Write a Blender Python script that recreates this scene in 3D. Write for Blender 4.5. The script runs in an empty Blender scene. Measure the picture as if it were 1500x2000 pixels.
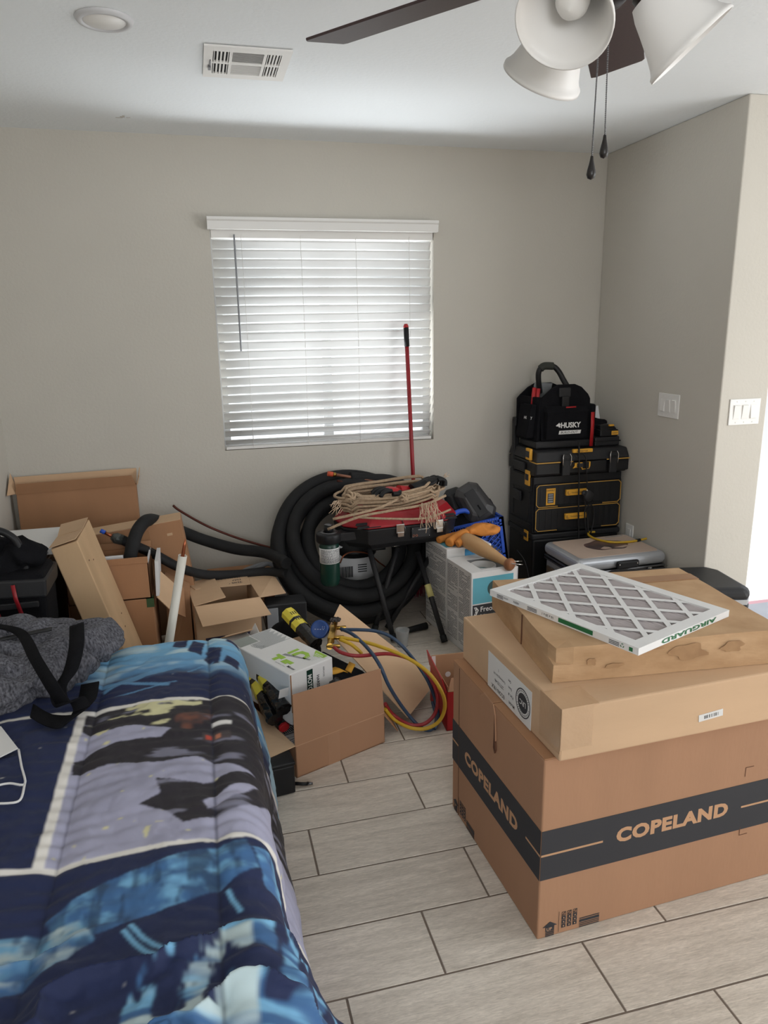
import bpy, bmesh, math, random
from math import sin, cos, pi, radians, hypot, atan2, sqrt
from mathutils import Vector, Matrix, noise
import numpy as np

random.seed(7)
S = bpy.context.scene
COL = S.collection

def lin(c):
    return tuple((v / 12.92 if v <= .04045 else ((v + .055) / 1.055) ** 2.4) for v in (x / 255 for x in c))

# ------------------------------------------------------------------ camera
cam_d = bpy.data.cameras.new('camera')
cam_d.sensor_fit = 'VERTICAL'
cam_d.sensor_height = 24.0
cam_d.lens = 24.0 * 1415.65 / 2000
cam_d.clip_start = .02
cam = bpy.data.objects.new('camera', cam_d)
COL.objects.link(cam)
_p, _r, _y = .249571, .0172971, .2449567
_fw = Vector((sin(_y) * cos(_p), cos(_y) * cos(_p), -sin(_p)))
_rt = Vector((cos(_y), -sin(_y), 0))
_dn = _fw.cross(_rt)
_rt2 = cos(_r) * _rt + sin(_r) * _dn
_dn2 = -sin(_r) * _rt + cos(_r) * _dn
cam.matrix_world = Matrix(((_rt2.x, -_dn2.x, -_fw.x, 0), (_rt2.y, -_dn2.y, -_fw.y, 0), (_rt2.z, -_dn2.z, -_fw.z, 1.53), (0, 0, 0, 1)))
S.camera = cam

# ------------------------------------------------------------------ world, daylight, exposure
w = bpy.data.worlds.new('sky')
S.world = w
w.use_nodes = True
bg = w.node_tree.nodes['Background']
bg.inputs['Color'].default_value = (.90, .95, 1.0, 1)
bg.inputs['Strength'].default_value = 2.0

def area(name, loc, target, sx, sy, power, col=(1, 1, 1)):
    l = bpy.data.lights.new(name, 'AREA')
    l.shape = 'RECTANGLE'
    l.size, l.size_y, l.energy, l.color = sx, sy, power, col
    o = bpy.data.objects.new(name, l)
    COL.objects.link(o)
    o.location = loc
    o.rotation_euler = (Vector(target) - Vector(loc)).to_track_quat('-Z', 'Y').to_euler()
    return o

area('patio_door_daylight', (4.60, .35, 1.10), (2.0, 1.6, 1.25), 2.3, 2.0, 76, (.97, .985, 1.0))
area('rear_fill', (.15, -2.2, 1.62), (2.3, 3.2, 1.7), 1.3, 1.0, 42, (.97, .985, 1.0))  # unseen fill lamp added behind the camera to brighten the walls
area('back_window_daylight', (.62, 4.60, .42), (.76, 4.0, 1.62), 1.7, .8, 118, (.94, .98, 1.0))
_s = bpy.data.lights.new('sun', 'SUN')
_s.energy = 7.0
_s.angle = radians(.53)
_s.color = (1, .98, .95)
sun = bpy.data.objects.new('sun', _s)
COL.objects.link(sun)
sun.rotation_euler = Vector((-1, .10, -.80)).to_track_quat('-Z', 'Y').to_euler()

vs = S.view_settings
vs.view_transform = 'Standard'
vs.look = 'None'
vs.exposure = -0.34
vs.gamma = 1.0
vs.use_curve_mapping = False
S.cycles.max_bounces = 8
S.cycles.sample_clamp_indirect = 6.0

# ------------------------------------------------------------------ materials
def mat(name, rgb, rough=.6, metal=0.0, var=0.0, vscale=8.0, bump=0.0, bscale=60.0, stretch=(1, 1, 1), coat=0.0,
        spec=.5, rgb2=None, trans=0.0, emit=None, estr=0.0, sheen=0.0, alpha=1.0, detail=4.0, attr=None):
    m = bpy.data.materials.new(name)
    m.use_nodes = True
    nt = m.node_tree
    N, L = nt.nodes, nt.links
    b = N['Principled BSDF']
    c = lin(rgb)
    b.inputs['Base Color'].default_value = (*c, 1)
    b.inputs['Roughness'].default_value = rough
    b.inputs['Metallic'].default_value = metal
    b.inputs['Specular IOR Level'].default_value = spec
    b.inputs['Coat Weight'].default_value = coat
    b.inputs['Transmission Weight'].default_value = trans
    b.inputs['Sheen Weight'].default_value = sheen
    b.inputs['Alpha'].default_value = alpha
    if emit:
        b.inputs['Emission Color'].default_value = (*lin(emit), 1)
        b.inputs['Emission Strength'].default_value = estr
    tc = N.new('ShaderNodeTexCoord')
    mp = N.new('ShaderNodeMapping')
    mp.inputs['Scale'].default_value = stretch
    L.new(tc.outputs['Object'], mp.inputs['Vector'])
    if attr:
        a = N.new('ShaderNodeAttribute')
        a.attribute_name = attr
        L.new(a.outputs['Color'], b.inputs['Base Color'])
    elif var > 0 or rgb2:
        n = N.new('ShaderNodeTexNoise')
        n.inputs['Scale'].default_value = vscale
        n.inputs['Detail'].default_value = detail
        L.new(mp.outputs['Vector'], n.inputs['Vector'])
        r = N.new('ShaderNodeValToRGB')
        r.color_ramp.elements[0].position = .3
        r.color_ramp.elements[1].position = .7
        c2 = lin(rgb2) if rgb2 else tuple(min(1, v * (1 + var)) for v in c)
        c1 = c if rgb2 else tuple(v * (1 - var) for v in c)
        r.color_ramp.elements[0].color = (*c1, 1)
        r.color_ramp.elements[1].color = (*c2, 1)
        L.new(n.outputs['Fac'], r.inputs['Fac'])
        L.new(r.outputs['Color'], b.inputs['Base Color'])
    if bump > 0:
        n2 = N.new('ShaderNodeTexNoise')
        n2.inputs['Scale'].default_value = bscale
        n2.inputs['Detail'].default_value = 3
        L.new(mp.outputs['Vector'], n2.inputs['Vector'])
        bp = N.new('ShaderNodeBump')
        bp.inputs['Strength'].default_value = bump
        bp.inputs['Distance'].default_value = .01
        L.new(n2.outputs['Fac'], bp.inputs['Height'])
        L.new(bp.outputs['Normal'], b.inputs['Normal'])
    return m

M_wall = mat('wall_paint', (200, 195, 185), .85, bump=.12, bscale=70, var=.02, vscale=2)
M_ceil = mat('ceiling_paint', (238, 242, 244), .9, bump=.15, bscale=60)
M_trim = mat('white_trim_paint', (228, 226, 222), .5)
M_whitepl = mat('white_plastic', (232, 230, 226), .4)
M_vinyl = mat('window_vinyl', (205, 205, 205), .5)
M_card = mat('kraft_cardboard', (172, 130, 100), .85, var=.05, vscale=6, bump=.05, bscale=90, stretch=(1, 1, .25))
M_card2 = mat('tan_cardboard', (206, 172, 138), .85, var=.06, vscale=7, bump=.05, bscale=80, stretch=(.3, 1, 1))
M_card3 = mat('brown_cardboard', (168, 124, 90), .85, var=.06, vscale=7, bump=.05, bscale=80, stretch=(1, 1, .25))
M_cardin = mat('cardboard_inside', (176, 138, 104), .9, var=.05, vscale=9)
M_stain = mat('water_stained_cardboard', (176, 140, 102), .85, rgb2=(200, 164, 126), vscale=9, bump=.08, bscale=50, stretch=(1, 1, 2.5))
M_tape = mat('packing_tape', (168, 126, 92), .25, coat=.3, var=.05)
M_cleartape = mat('clear_tape', (198, 164, 131), .14, coat=.6, bump=.22, bscale=28)
M_ink = mat('black_print', (52, 52, 56), .8)
M_inkk = mat('kraft_print', (196, 152, 116), .85)
M_inkred = mat('dark_brown_print', (96, 60, 40), .8)
M_label = mat('white_label', (225, 224, 222), .6)
M_blackpl = mat('black_plastic', (26, 26, 28), .45, spec=.35, bump=.04, bscale=200)
M_blackpl2 = mat('charcoal_plastic', (38, 38, 40), .5, spec=.35, bump=.05, bscale=150)
M_blackrub = mat('black_rubber', (27, 27, 28), .6, spec=.3)
M_foam = mat('black_pipe_foam', (36, 36, 37), .75, spec=.25, var=.15, vscale=12, bump=.15, bscale=40)
M_blackfab = mat('black_fabric', (22, 22, 25), .9, spec=.12, bump=.3, bscale=300, var=.15, vscale=30)
M_yellowpl = mat('yellow_plastic', (226, 166, 52), .55)
M_ochre = mat('ochre_plastic', (204, 156, 70), .55)
M_ring = mat('light_trim_grey', (206, 206, 208), .5)
M_red = mat('red_plastic', (176, 28, 34), .45)
M_redmet = mat('red_painted_metal', (150, 24, 34), .4, var=.12, vscale=10)
M_chrome = mat('chrome', (205, 203, 200), .18, 1.0)
M_steel = mat('grey_steel', (120, 120, 122), .4, 1.0)
M_alu = mat('aluminium', (184, 187, 192), .38, .45, var=.06, vscale=6)
M_brass = mat('brass', (176, 140, 70), .3, 1.0)
M_copper = mat('copper', (176, 104, 74), .35, 1.0)
M_white = mat('white_card', (228, 227, 226), .6, var=.02)
M_paper = mat('white_paper', (222, 222, 224), .7)
M_greycond = mat('grey_conduit', (140, 142, 146), .5)
M_pvc = mat('white_pvc', (228, 224, 214), .4, var=.03, vscale=10)
M_blue = mat('blue_plastic', (44, 88, 196), .45)
M_bluegauge = mat('blue_gauge_cover', (30, 66, 128), .4)
M_yhose = mat('yellow_hose', (206, 166, 44), .4)
M_rhose = mat('red_hose', (150, 38, 44), .4)
M_bhose = mat('blue_hose', (44, 66, 92), .4)
M_rope = mat('tan_rope', (186, 160, 132), .9, bump=.8, bscale=240, var=.12, vscale=60)
M_leather = mat('orange_leather', (214, 136, 60), .8, var=.1, vscale=15, bump=.2, bscale=60)
M_wood = mat('turned_wood', (190, 146, 98), .5, rgb2=(205, 164, 118), vscale=14, stretch=(1, .2, 1))
M_woodk = mat('reddish_wood', (146, 96, 62), .5, var=.1)
M_teal = mat('teal_print', (96, 172, 190), .6, var=.05)
M_green = mat('green_print', (30, 104, 62), .6)
M_lime = mat('lime_green_print', (160, 200, 72), .6)
M_dkgreen = mat('dark_green_paint', (14, 50, 40), .35)
M_fan = mat('espresso_wood', (60, 44, 44), .45, var=.15, vscale=20, stretch=(8, 8, 1))
M_bronze = mat('dark_bronze', (40, 32, 30), .4, .6)
M_frost = mat('frosted_glass', (244, 242, 239), .4)
M_bulb = mat('bulb_white', (240, 238, 234), .4)
M_pleat = mat('filter_pleat', (198, 190, 190), .95, var=.05, vscale=20)
M_pink = mat('pink_cloth', (226, 178, 188), .8)
M_slab = mat('pale_concrete', (225, 222, 218), .8, var=.04)
M_outwall = mat('pale_stucco', (214, 216, 228), .9)
M_dark = mat('void_shade', (14, 14, 15), .9)  # near-black colour standing in for shade inside openings
M_cup = mat('clear_plastic', (225, 228, 230), .2, trans=.6, alpha=.55)
M_melange = mat('grey_melange_knit', (52, 52, 58), .95, rgb2=(118, 118, 126), vscale=160, stretch=(1, 1, .4), detail=2, bump=.3, bscale=120)
M_navy = mat('navy_ticking', (40, 52, 84), .8)
M_mattress = mat('mattress_fabric', (190, 188, 184), .9)

# blind slats let daylight glow through them
M_slat = bpy.data.materials.new('translucent_slat')
M_slat.use_nodes = True
_nt = M_slat.node_tree
_nt.nodes.clear()
_o = _nt.nodes.new('ShaderNodeOutputMaterial')
_mx = _nt.nodes.new('ShaderNodeMixShader')
_d = _nt.nodes.new('ShaderNodeBsdfDiffuse')
_t = _nt.nodes.new('ShaderNodeBsdfTranslucent')
_d.inputs['Color'].default_value = (.86, .86, .85, 1)
_t.inputs['Color'].default_value = (.86, .86, .84, 1)
_mx.inputs['Fac'].default_value = .10
_nt.links.new(_d.outputs[0], _mx.inputs[1])
_nt.links.new(_t.outputs[0], _mx.inputs[2])
_nt.links.new(_mx.outputs[0], _o.inputs[0])

# wood-look floor tile, every plank with its own tone and grain
M_floor = bpy.data.materials.new('wood_look_tile')
M_floor.use_nodes = True
_nt = M_floor.node_tree
_b = _nt.nodes['Principled BSDF']
_at = _nt.nodes.new('ShaderNodeAttribute'); _at.attribute_name = 'plank'
_tc = _nt.nodes.new('ShaderNodeTexCoord')
_add = _nt.nodes.new('ShaderNodeVectorMath'); _add.operation = 'MULTIPLY_ADD'
_add.inputs[1].default_value = (20, 20, 20)
_nt.links.new(_at.outputs['Color'], _add.inputs[0])
_nt.links.new(_tc.outputs['Object'], _add.inputs[2])
_mp = _nt.nodes.new('ShaderNodeMapping'); _mp.inputs['Scale'].default_value = (1.6, 13, 1)
_nt.links.new(_add.outputs[0], _mp.inputs['Vector'])
_n1 = _nt.nodes.new('ShaderNodeTexNoise'); _n1.inputs['Scale'].default_value = 2.2; _n1.inputs['Detail'].default_value = 6; _n1.inputs['Distortion'].default_value = .9
_n2 = _nt.nodes.new('ShaderNodeTexNoise'); _n2.inputs['Scale'].default_value = 24; _n2.inputs['Detail'].default_value = 9; _n2.inputs['Roughness'].default_value = .7; _n2.inputs['Distortion'].default_value = .6
_nt.links.new(_mp.outputs[0], _n1.inputs['Vector']); _nt.links.new(_mp.outputs[0], _n2.inputs['Vector'])
_r1 = _nt.nodes.new('ShaderNodeValToRGB')
_r1.color_ramp.elements[0].position = .18; _r1.color_ramp.elements[0].color = (*lin((194, 184, 171)), 1)
_r1.color_ramp.elements[1].position = .80; _r1.color_ramp.elements[1].color = (*lin((234, 224, 211)), 1)
_r2 = _nt.nodes.new('ShaderNodeValToRGB')
_r2.color_ramp.elements[0].position = .3; _r2.color_ramp.elements[0].color = (.68, .67, .66, 1)
_r2.color_ramp.elements[1].position = .7; _r2.color_ramp.elements[1].color = (1.12, 1.12, 1.12, 1)
_nt.links.new(_n1.outputs['Fac'], _r1.inputs['Fac']); _nt.links.new(_n2.outputs['Fac'], _r2.inputs['Fac'])
_m1 = _nt.nodes.new('ShaderNodeMix'); _m1.data_type = 'RGBA'; _m1.blend_type = 'MULTIPLY'; _m1.inputs['Factor'].default_value = 1
_nt.links.new(_r1.outputs[0], _m1.inputs[6]); _nt.links.new(_r2.outputs[0], _m1.inputs[7])
_nt.links.new(_m1.outputs[2], _b.inputs['Base Color'])
_b.inputs['Roughness'].default_value = .42
M_grout = mat('grout', (116, 103, 92), .9)

# ------------------------------------------------------------------ mesh kit
class MB:
    def __init__(s):
        s.v, s.f, s.m, s.s = [], [], [], []
    def add(s, vs, fs, mi=0, smooth=False, M=None):
        k = len(s.v)
        for p in vs:
            p = Vector(p)
            s.v.append(tuple(M @ p if M else p))
        for f in fs:
            s.f.append(tuple(i + k for i in f)); s.m.append(mi); s.s.append(smooth)
        return s
    def box(s, lo, hi, M=None, mi=0):
        (a, b, c), (d, e, f) = lo, hi
        return s.hexa([(a, b, c), (d, b, c), (d, e, c), (a, e, c), (a, b, f), (d, b, f), (d, e, f), (a, e, f)], M, mi)
    def hexa(s, p, M=None, mi=0):
        return s.add(p, [(0, 3, 2, 1), (4, 5, 6, 7), (0, 1, 5, 4), (1, 2, 6, 5), (2, 3, 7, 6), (3, 0, 4, 7)], mi, False, M)
    def panel(s, p0, p1, d, ln, t=.004, mi=0):
        p0, p1, d = Vector(p0), Vector(p1), Vector(d).normalized()
        n = (p1 - p0).cross(d).normalized() * t
        return s.hexa([p0, p1, p1 + d * ln, p0 + d * ln, p0 + n, p1 + n, p1 + d * ln + n, p0 + d * ln + n], None, mi)
    def quadslab(s, a, b, c, d, t=.004, mi=0):
        a, b, c, d = map(Vector, (a, b, c, d))
        n = (b - a).cross(d - a).normalized() * t
        return s.hexa([a, b, c, d, a + n, b + n, c + n, d + n], None, mi)
    def prism(s, poly, z0, z1, M=None, mi=0, smooth=False):
        n = len(poly)
        vs = [(x, y, z0) for x, y in poly] + [(x, y, z1) for x, y in poly]
        fs = [tuple(range(n))[::-1], tuple(range(n, 2 * n))] + [(i, (i + 1) % n, n + (i + 1) % n, n + i) for i in range(n)]
        return s.add(vs, fs, mi, smooth, M)
    def tube(s, path, r, n=10, closed=False, mi=0, caps=True, M=None):
        P = [Vector(p) for p in path]
        k = len(P)
        R = r if isinstance(r, (list, tuple)) else [r] * k
        T = []
        for i in range(k):
            a = P[(i - 1) % k] if closed else P[max(i - 1, 0)]
            b = P[(i + 1) % k] if closed else P[min(i + 1, k - 1)]
            T.append((b - a).normalized() if (b - a).length > 1e-9 else Vector((0, 0, 1)))
        u = T[0].orthogonal().normalized()
        vs = []
        for i in range(k):
            u = (u - T[i] * u.dot(T[i]))
            u = u.normalized() if u.length > 1e-6 else T[i].orthogonal().normalized()
            w = T[i].cross(u)
            for j in range(n):
                a = 2 * pi * j / n
                vs.append(P[i] + (u * cos(a) + w * sin(a)) * R[i])
        fs = []
        for i in range(k if closed else k - 1):
            i2 = (i + 1) % k
            for j in range(n):
                j2 = (j + 1) % n
                fs.append((i * n + j, i * n + j2, i2 * n + j2, i2 * n + j))
        s.add(vs, fs, mi, True, M)
        if caps and not closed:
            b = len(s.v) - len(vs)
            s.f.append(tuple(b + j for j in range(n))[::-1]); s.m.append(mi); s.s.append(False)
            s.f.append(tuple(b + (k - 1) * n + j for j in range(n))); s.m.append(mi); s.s.append(False)
        return s
    def lathe(s, prof, n=32, M=None, mi=0, smooth=True):
        vs, fs = [], []
        for r, z in prof:
            for j in range(n):
                a = 2 * pi * j / n
                vs.append((r * cos(a), r * sin(a), z))
        for i in range(len(prof) - 1):
            for j in range(n):
                j2 = (j + 1) % n
                fs.append((i * n + j, i * n + j2, (i + 1) * n + j2, (i + 1) * n + j))
        return s.add(vs, fs, mi, smooth, M)
    def ell(s, c, rad, M=None, mi=0, nu=16, nv=10, fn=None):
        vs, fs = [], []
        for i in range(nv + 1):
            t = pi * i / nv
            for j in range(nu):
                a = 2 * pi * j / nu
                p = Vector((rad[0] * sin(t) * cos(a), rad[1] * sin(t) * sin(a), rad[2] * cos(t)))
                if fn: p = fn(p)
                vs.append(Vector(c) + p)
        for i in range(nv):
            for j in range(nu):
                j2 = (j + 1) % nu
                fs.append((i * nu + j, (i + 1) * nu + j, (i + 1) * nu + j2, i * nu + j2))
        return s.add(vs, fs, mi, True, M)
    def ribbon(s, path, wd, t=.003, mi=0, M=None):
        # a flat strap: path points, wd = width vector (or a list of them)
        P = [Vector(p) for p in path]
        W = [Vector(x) for x in wd] if isinstance(wd[0], (list, tuple, Vector)) else [Vector(wd)] * len(P)
        k = len(P)
        if len(W) != k:
            m_ = len(W) - 1
            W = [W[min(int(i * m_ / (k - 1)), m_ - 1)].lerp(W[min(int(i * m_ / (k - 1)), m_ - 1) + 1], i * m_ / (k - 1) - min(int(i * m_ / (k - 1)), m_ - 1)) for i in range(k)]
        vs = []
        for i in range(k):
            tn = (P[min(i + 1, k - 1)] - P[max(i - 1, 0)]).normalized()
            n = W[i].cross(tn)
            n = n.normalized() * t * .5 if n.length > 1e-9 else Vector((0, 0, t * .5))
            h = W[i] * .5
            vs += [P[i] - h - n, P[i] + h - n, P[i] + h + n, P[i] - h + n]
        fs = [(0, 1, 2, 3), tuple((k - 1) * 4 + j for j in (3, 2, 1, 0))]
        for i in range(k - 1):
            for j in range(4):
                j2 = (j + 1) % 4
                fs.append((i * 4 + j, (i + 1) * 4 + j, (i + 1) * 4 + j2, i * 4 + j2))
        return s.add(vs, fs, mi, True, M)
    def build(s, name, mats, parent=None, bevel=0, sub=0, label=None, seg=2):
        me = bpy.data.meshes.new(name)
        me.from_pydata([tuple(p) for p in s.v], [], s.f)
        for m in (mats if isinstance(mats, (list, tuple)) else [mats]):
            me.materials.append(m)
        me.polygons.foreach_set('material_index', s.m)
        me.polygons.foreach_set('use_smooth', s.s)
        bm = bmesh.new(); bm.from_mesh(me)
        bmesh.ops.recalc_face_normals(bm, faces=bm.faces)
        bm.to_mesh(me); bm.free()
        me.update()
        o = bpy.data.objects.new(name, me)
        COL.objects.link(o)
        if parent: setpar(o, parent)
        if bevel:
            b = o.modifiers.new('bevel', 'BEVEL'); b.width = bevel; b.segments = seg; b.limit_method = 'ANGLE'; b.angle_limit = radians(35)
            b.harden_normals = False
        if sub:
            d = o.modifiers.new('subdivision', 'SUBSURF'); d.levels = d.render_levels = sub
        if label: o['label'] = label
        return o

def setpar(o, parent):
    o.parent = parent
    if parent.type == 'EMPTY':
        o.matrix_parent_inverse = Matrix.Translation(parent.location).inverted()

def tag(o, label, cat, group=None):
    o['label'] = label; o['category'] = cat
    if group: o['group'] = group
    return o

def thing(name, label, cat, loc=(0, 0, 0), group=None):
    o = bpy.data.objects.new(name, None)
    o.empty_display_size = .05
    COL.objects.link(o)
    o.location = loc
    return tag(o, label, cat, group)

def struct(o):
    o['kind'] = 'structure'
    return o

def fr(o, ang=0):
    return Matrix.Translation(Vector(o)) @ Matrix.Rotation(radians(ang), 4, 'Z')

def tm(o, xd, yd):
    x = Vector(xd).normalized(); y = Vector(yd).normalized(); z = x.cross(y)
    return Matrix(((x.x, y.x, z.x, o[0]), (x.y, y.y, z.y, o[1]), (x.z, y.z, z.z, o[2]), (0, 0, 0, 1)))

def face(M, side, u, v, off=.0008):
    # a point frame on a face of a box given in frame M: 'front' reads along x, 'left' reads back-to-front
    X, Y, Z = (M.to_3x3() @ Vector(a) for a in ((1, 0, 0), (0, 1, 0), (0, 0, 1)))
    o = M.translation
    if side == 'front': return tm(o + X * u + Z * v - Y * off, X, Z)
    if side == 'left': return tm(o - Y * u + Z * v - X * off, -Y, Z)

_tc = {}
def text(s, size, M, m, parent, name='lettering', bold=0.0, sx=1.0, align='LEFT', shear=0.0, space=1.0):
    key = (s, bold, align, shear, space)
    if key not in _tc:
        cu = bpy.data.curves.new('t', 'FONT')
        cu.body = s; cu.size = 1; cu.offset = bold; cu.align_x = align; cu.shear = shear; cu.space_character = space; cu.resolution_u = 3
        o = bpy.data.objects.new('t', cu); COL.objects.link(o)
        dg = bpy.context.evaluated_depsgraph_get()
        _tc[key] = bpy.data.meshes.new_from_object(o.evaluated_get(dg))
        bpy.data.objects.remove(o)
    me = _tc[key].copy()
    me.name = name
    me.transform(M @ Matrix.Diagonal((size * sx, size, 1, 1)))
    me.materials.clear(); me.materials.append(m)
    o = bpy.data.objects.new(name, me); COL.objects.link(o)
    if parent: setpar(o, parent)
    return o

def decal(M, polys, mats, parent, name='print', t=.0006):
    # printed shapes: polys = [(polygon, material index)] in the face frame M
    b = MB()
    for p, mi in polys:
        b.prism(p, 0, t, M, mi)
    return b.build(name, mats, parent)

def rect(u0, v0, u1, v1): return [(u0, v0), (u1, v0), (u1, v1), (u0, v1)]

def smooth_path(pts, k=6, closed=False):
    P = [Vector(p) for p in pts]
    n = len(P)
    out = []
    for i in range(n if closed else n - 1):
        g = (lambda j: P[j % n]) if closed else (lambda j: P[min(max(j, 0), n - 1)])
        a, b, c, d = g(i - 1), g(i), g(i + 1), g(i + 2)
        for q in range(k):
            t = q / k
            out.append(.5 * ((2 * b) + (c - a) * t + (2 * a - 5 * b + 4 * c - d) * t * t + (-a + 3 * b - 3 * c + d) * t ** 3))
    if not closed: out.append(P[-1])
    return out

def carton(name, label, M, w, d, h, m=M_card, bev=.004, tape=True, group=None, tape_mat=M_tape):
    t = thing(name, label, 'box', M.translation, group)
    b = MB().box((0, 0, 0), (w, d, h), M)
    b.build('box_body', m, t, bev)
    if tape:
        MB().box((-.0006, d * .5 - .025, h - .06), (w + .0006, d * .5 + .025, h + .0008), M).build('tape', tape_mat, t)
    return t

def open_carton(name, label, M, w, d, h, flaps, m=M_card2, th=.004, mi_in=M_cardin):
    # flaps: side -> (angle from upright, length); positive opens outwards, negative folds in
    t = thing(name, label, 'box', M.translation)
    b = MB()
    b.box((0, 0, 0), (w, d, th), M); b.box((0, 0, 0), (w, th, h), M); b.box((0, d - th, 0), (w, d, h), M)
    b.box((0, 0, 0), (th, d, h), M); b.box((w - th, 0, 0), (w, d, h), M)
    b.build('box_body', m, t)
    R = M.to_3x3()
    U = Vector((0, 0, 1))
    for side, (ang, ln) in flaps.items():
        c = {'front': ((0, 0), (w, 0), (0, -1)), 'back': ((w, d), (0, d), (0, 1)), 'left': ((0, d), (0, 0), (-1, 0)), 'right': ((w, 0), (w, d), (1, 0))}[side]
        p0 = M @ Vector((*c[0], h)); p1 = M @ Vector((*c[1], h)); out = R @ Vector((*c[2], 0))
        a = radians(ang)
        MB().panel(p0, p1, (R @ U) * cos(a) + out * sin(a), ln).build('flap', m, t, .0015)
    return t

# ================================================================== the room
XL, XR, YB, YR, ZC = -.97, 2.335, 4.0, 2.89, 2.455     # left wall, right wall, back wall, end of right wall, ceiling
XE, YF = 4.75, -2.3                                       # far right wall and rear wall, both out of the picture

# floor: separate planks with grout between, rows .2042 deep
fl_b = MB()
rng = random.Random(3)
pids = []
row0, pitch, plen = 1.155, .2042, .613
offs = {0: .841, 1: .475, 2: .672, 3: .229, 4: .615, 5: .400}
k0 = int(math.floor((YF - row0) / pitch)); k1 = int(math.ceil((YB - row0) / pitch))
g = .0024
for k in range(k0, k1 + 1):
    y0, y1 = row0 + k * pitch, row0 + (k + 1) * pitch
    y0, y1 = max(y0, YF), min(y1, YB)
    if y1 - y0 < .01: continue
    xmax = XE if y0 < YR + .1 else 2.62
    off = offs.get(k, rng.random() * plen)
    n0 = int(math.floor((XL - off) / plen))
    x = off + n0 * plen
    while x < xmax:
        a, b_ = max(x, XL), min(x + plen, xmax)
        if b_ - a > .01:
            z = .0; e = .0012
            A = [(a + g, y0 + g), (b_ - g, y0 + g), (b_ - g, y1 - g), (a + g, y1 - g)]
            B = [(a + g + e, y0 + g + e), (b_ - g - e, y0 + g + e), (b_ - g - e, y1 - g - e), (a + g + e, y1 - g - e)]
            vs = [(px, py, -.002) for px, py in A] + [(px, py, 0) for px, py in B]
            fl_b.add(vs, [(4, 5, 6, 7), (0, 1, 5, 4), (1, 2, 6, 5), (2, 3, 7, 6), (3, 0, 4, 7)])
            pids.append((rng.random(), rng.random(), rng.random()))
        x += plen
nplank = len(pids)
fl_b.add([(XL, YF, -.0015), (XE, YF, -.0015), (XE, YB, -.0015), (XL, YB, -.0015)], [(0, 1, 2, 3)], 1)
fl_b.add([(XL, YF, -.05), (XE, YF, -.05), (XE, YB, -.05), (XL, YB, -.05)], [(3, 2, 1, 0)], 1)
floor = struct(fl_b.build('floor', [M_floor, M_grout]))
ca = floor.data.color_attributes.new('plank', 'FLOAT_COLOR', 'POINT')
for i, c in enumerate(pids):
    for j in range(8):
        ca.data[i * 8 + j].color = (*c, 1)

WX0, WX1, WZ0, WZ1 = .115, 1.305, .893, 2.035           # window opening
b = MB()
T = .14
b.box((XL - .12, YB, -.05), (WX0, YB + T, ZC)); b.box((WX1, YB, -.05), (XR + .125, YB + T, ZC))
b.box((WX0, YB, -.05), (WX1, YB + T, WZ0)); b.box((WX0, YB, WZ1), (WX1, YB + T, ZC))
struct(b.build('wall_back', M_wall))
struct(MB().box((XL - .12, YF - .12, -.05), (XL, YB, ZC)).build('wall_left', M_wall))
struct(MB().box((XR, YR, -.05), (2.593, YB, ZC)).build('wall_right', M_wall, bevel=.006))
b = MB()     # header and wall over and beyond the side opening
b.box((2.593, YR, 2.1), (4.45, YR + .12, ZC)); b.box((4.45, YR, -.05), (XE + .12, YR + .12, ZC))
struct(b.build('wall_door', M_wall))
b = MB()     # far right wall with the patio door opening that lights the room
b.box((XE, YF - .12, -.05), (XE + .12, -.9, ZC)); b.box((XE, 1.7, -.05), (XE + .12, YR, ZC)); b.box((XE, -.9, 2.1), (XE + .12, 1.7, ZC))
struct(b.build('wall_far', M_wall))
b = MB()     # unseen rear wall, wide opening added to let in fill light
b.box((XL, YF - .12, -.05), (-.7, YF, ZC)); b.box((1.6, YF - .12, -.05), (XE, YF, ZC))
b.box((-.7, YF - .12, -.05), (1.6, YF, .9)); b.box((-.7, YF - .12, 2.15), (1.6, YF, ZC))
struct(b.build('wall_rear', M_wall))
struct(MB().box((XL - .12, YF - .12, ZC), (XE + .12, YB + T, ZC + .1)).build('ceiling', M_ceil))
struct(MB().box((XL, YB - .014, 0), (XR, YB, .085)).build('baseboard_back', M_trim, bevel=.004))
struct(MB().box((XR - .014, YR, 0), (XR, YB - .014, .085)).build('baseboard_right', M_trim, bevel=.004))
struct(MB().box((XL, YF, 0), (XL + .014, YB - .014, .085)).build('baseboard_left', M_trim, bevel=.004))
struct(MB().box((XR, YR - .014, 0), (2.593, YR, .085)).build('baseboard_return', M_trim, bevel=.004))

# doorway on the right: white jamb with stop, bright yard beyond
dr = thing('door_1', 'white door frame at the right edge of the picture, open to bright daylight', 'door', (2.62, 2.98, 0))
del dr['category'], dr['label']
struct(dr)
b = MB().box((2.598, 2.965, 0), (2.66, 3.14, 2.1)); b.box((2.66, 3.03, 0), (2.675, 3.07, 2.1))
b.build('jamb', M_trim, dr, .003)
MB().box((2.598, 2.965, 2.04), (4.45, 3.14, 2.1)).build('head_jamb', M_trim, dr, .003)
MB().box((2.66, 2.95, 0), (4.45, 3.15, .012)).build('threshold', M_alu, dr, .002)
struct(MB().box((2.60, 4.16, -.06), (5.5, 4.75, .003)).box((2.66, 3.03, -.06), (5.5, 4.16, .003)).build('floor_outside', M_slab))
struct(MB().box((2.60, 4.62, -.05), (5.6, 4.75, 2.4)).build('wall_outside', M_outwall))
mt = MB().box((2.80, 3.06, .003), (3.5, 3.19, .011), Matrix.Translation((0, 0, 0))).build('door_mat', M_pink, None, .002)
tag(mt, 'pink mat on the bright floor outside the doorway', 'mat')

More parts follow.
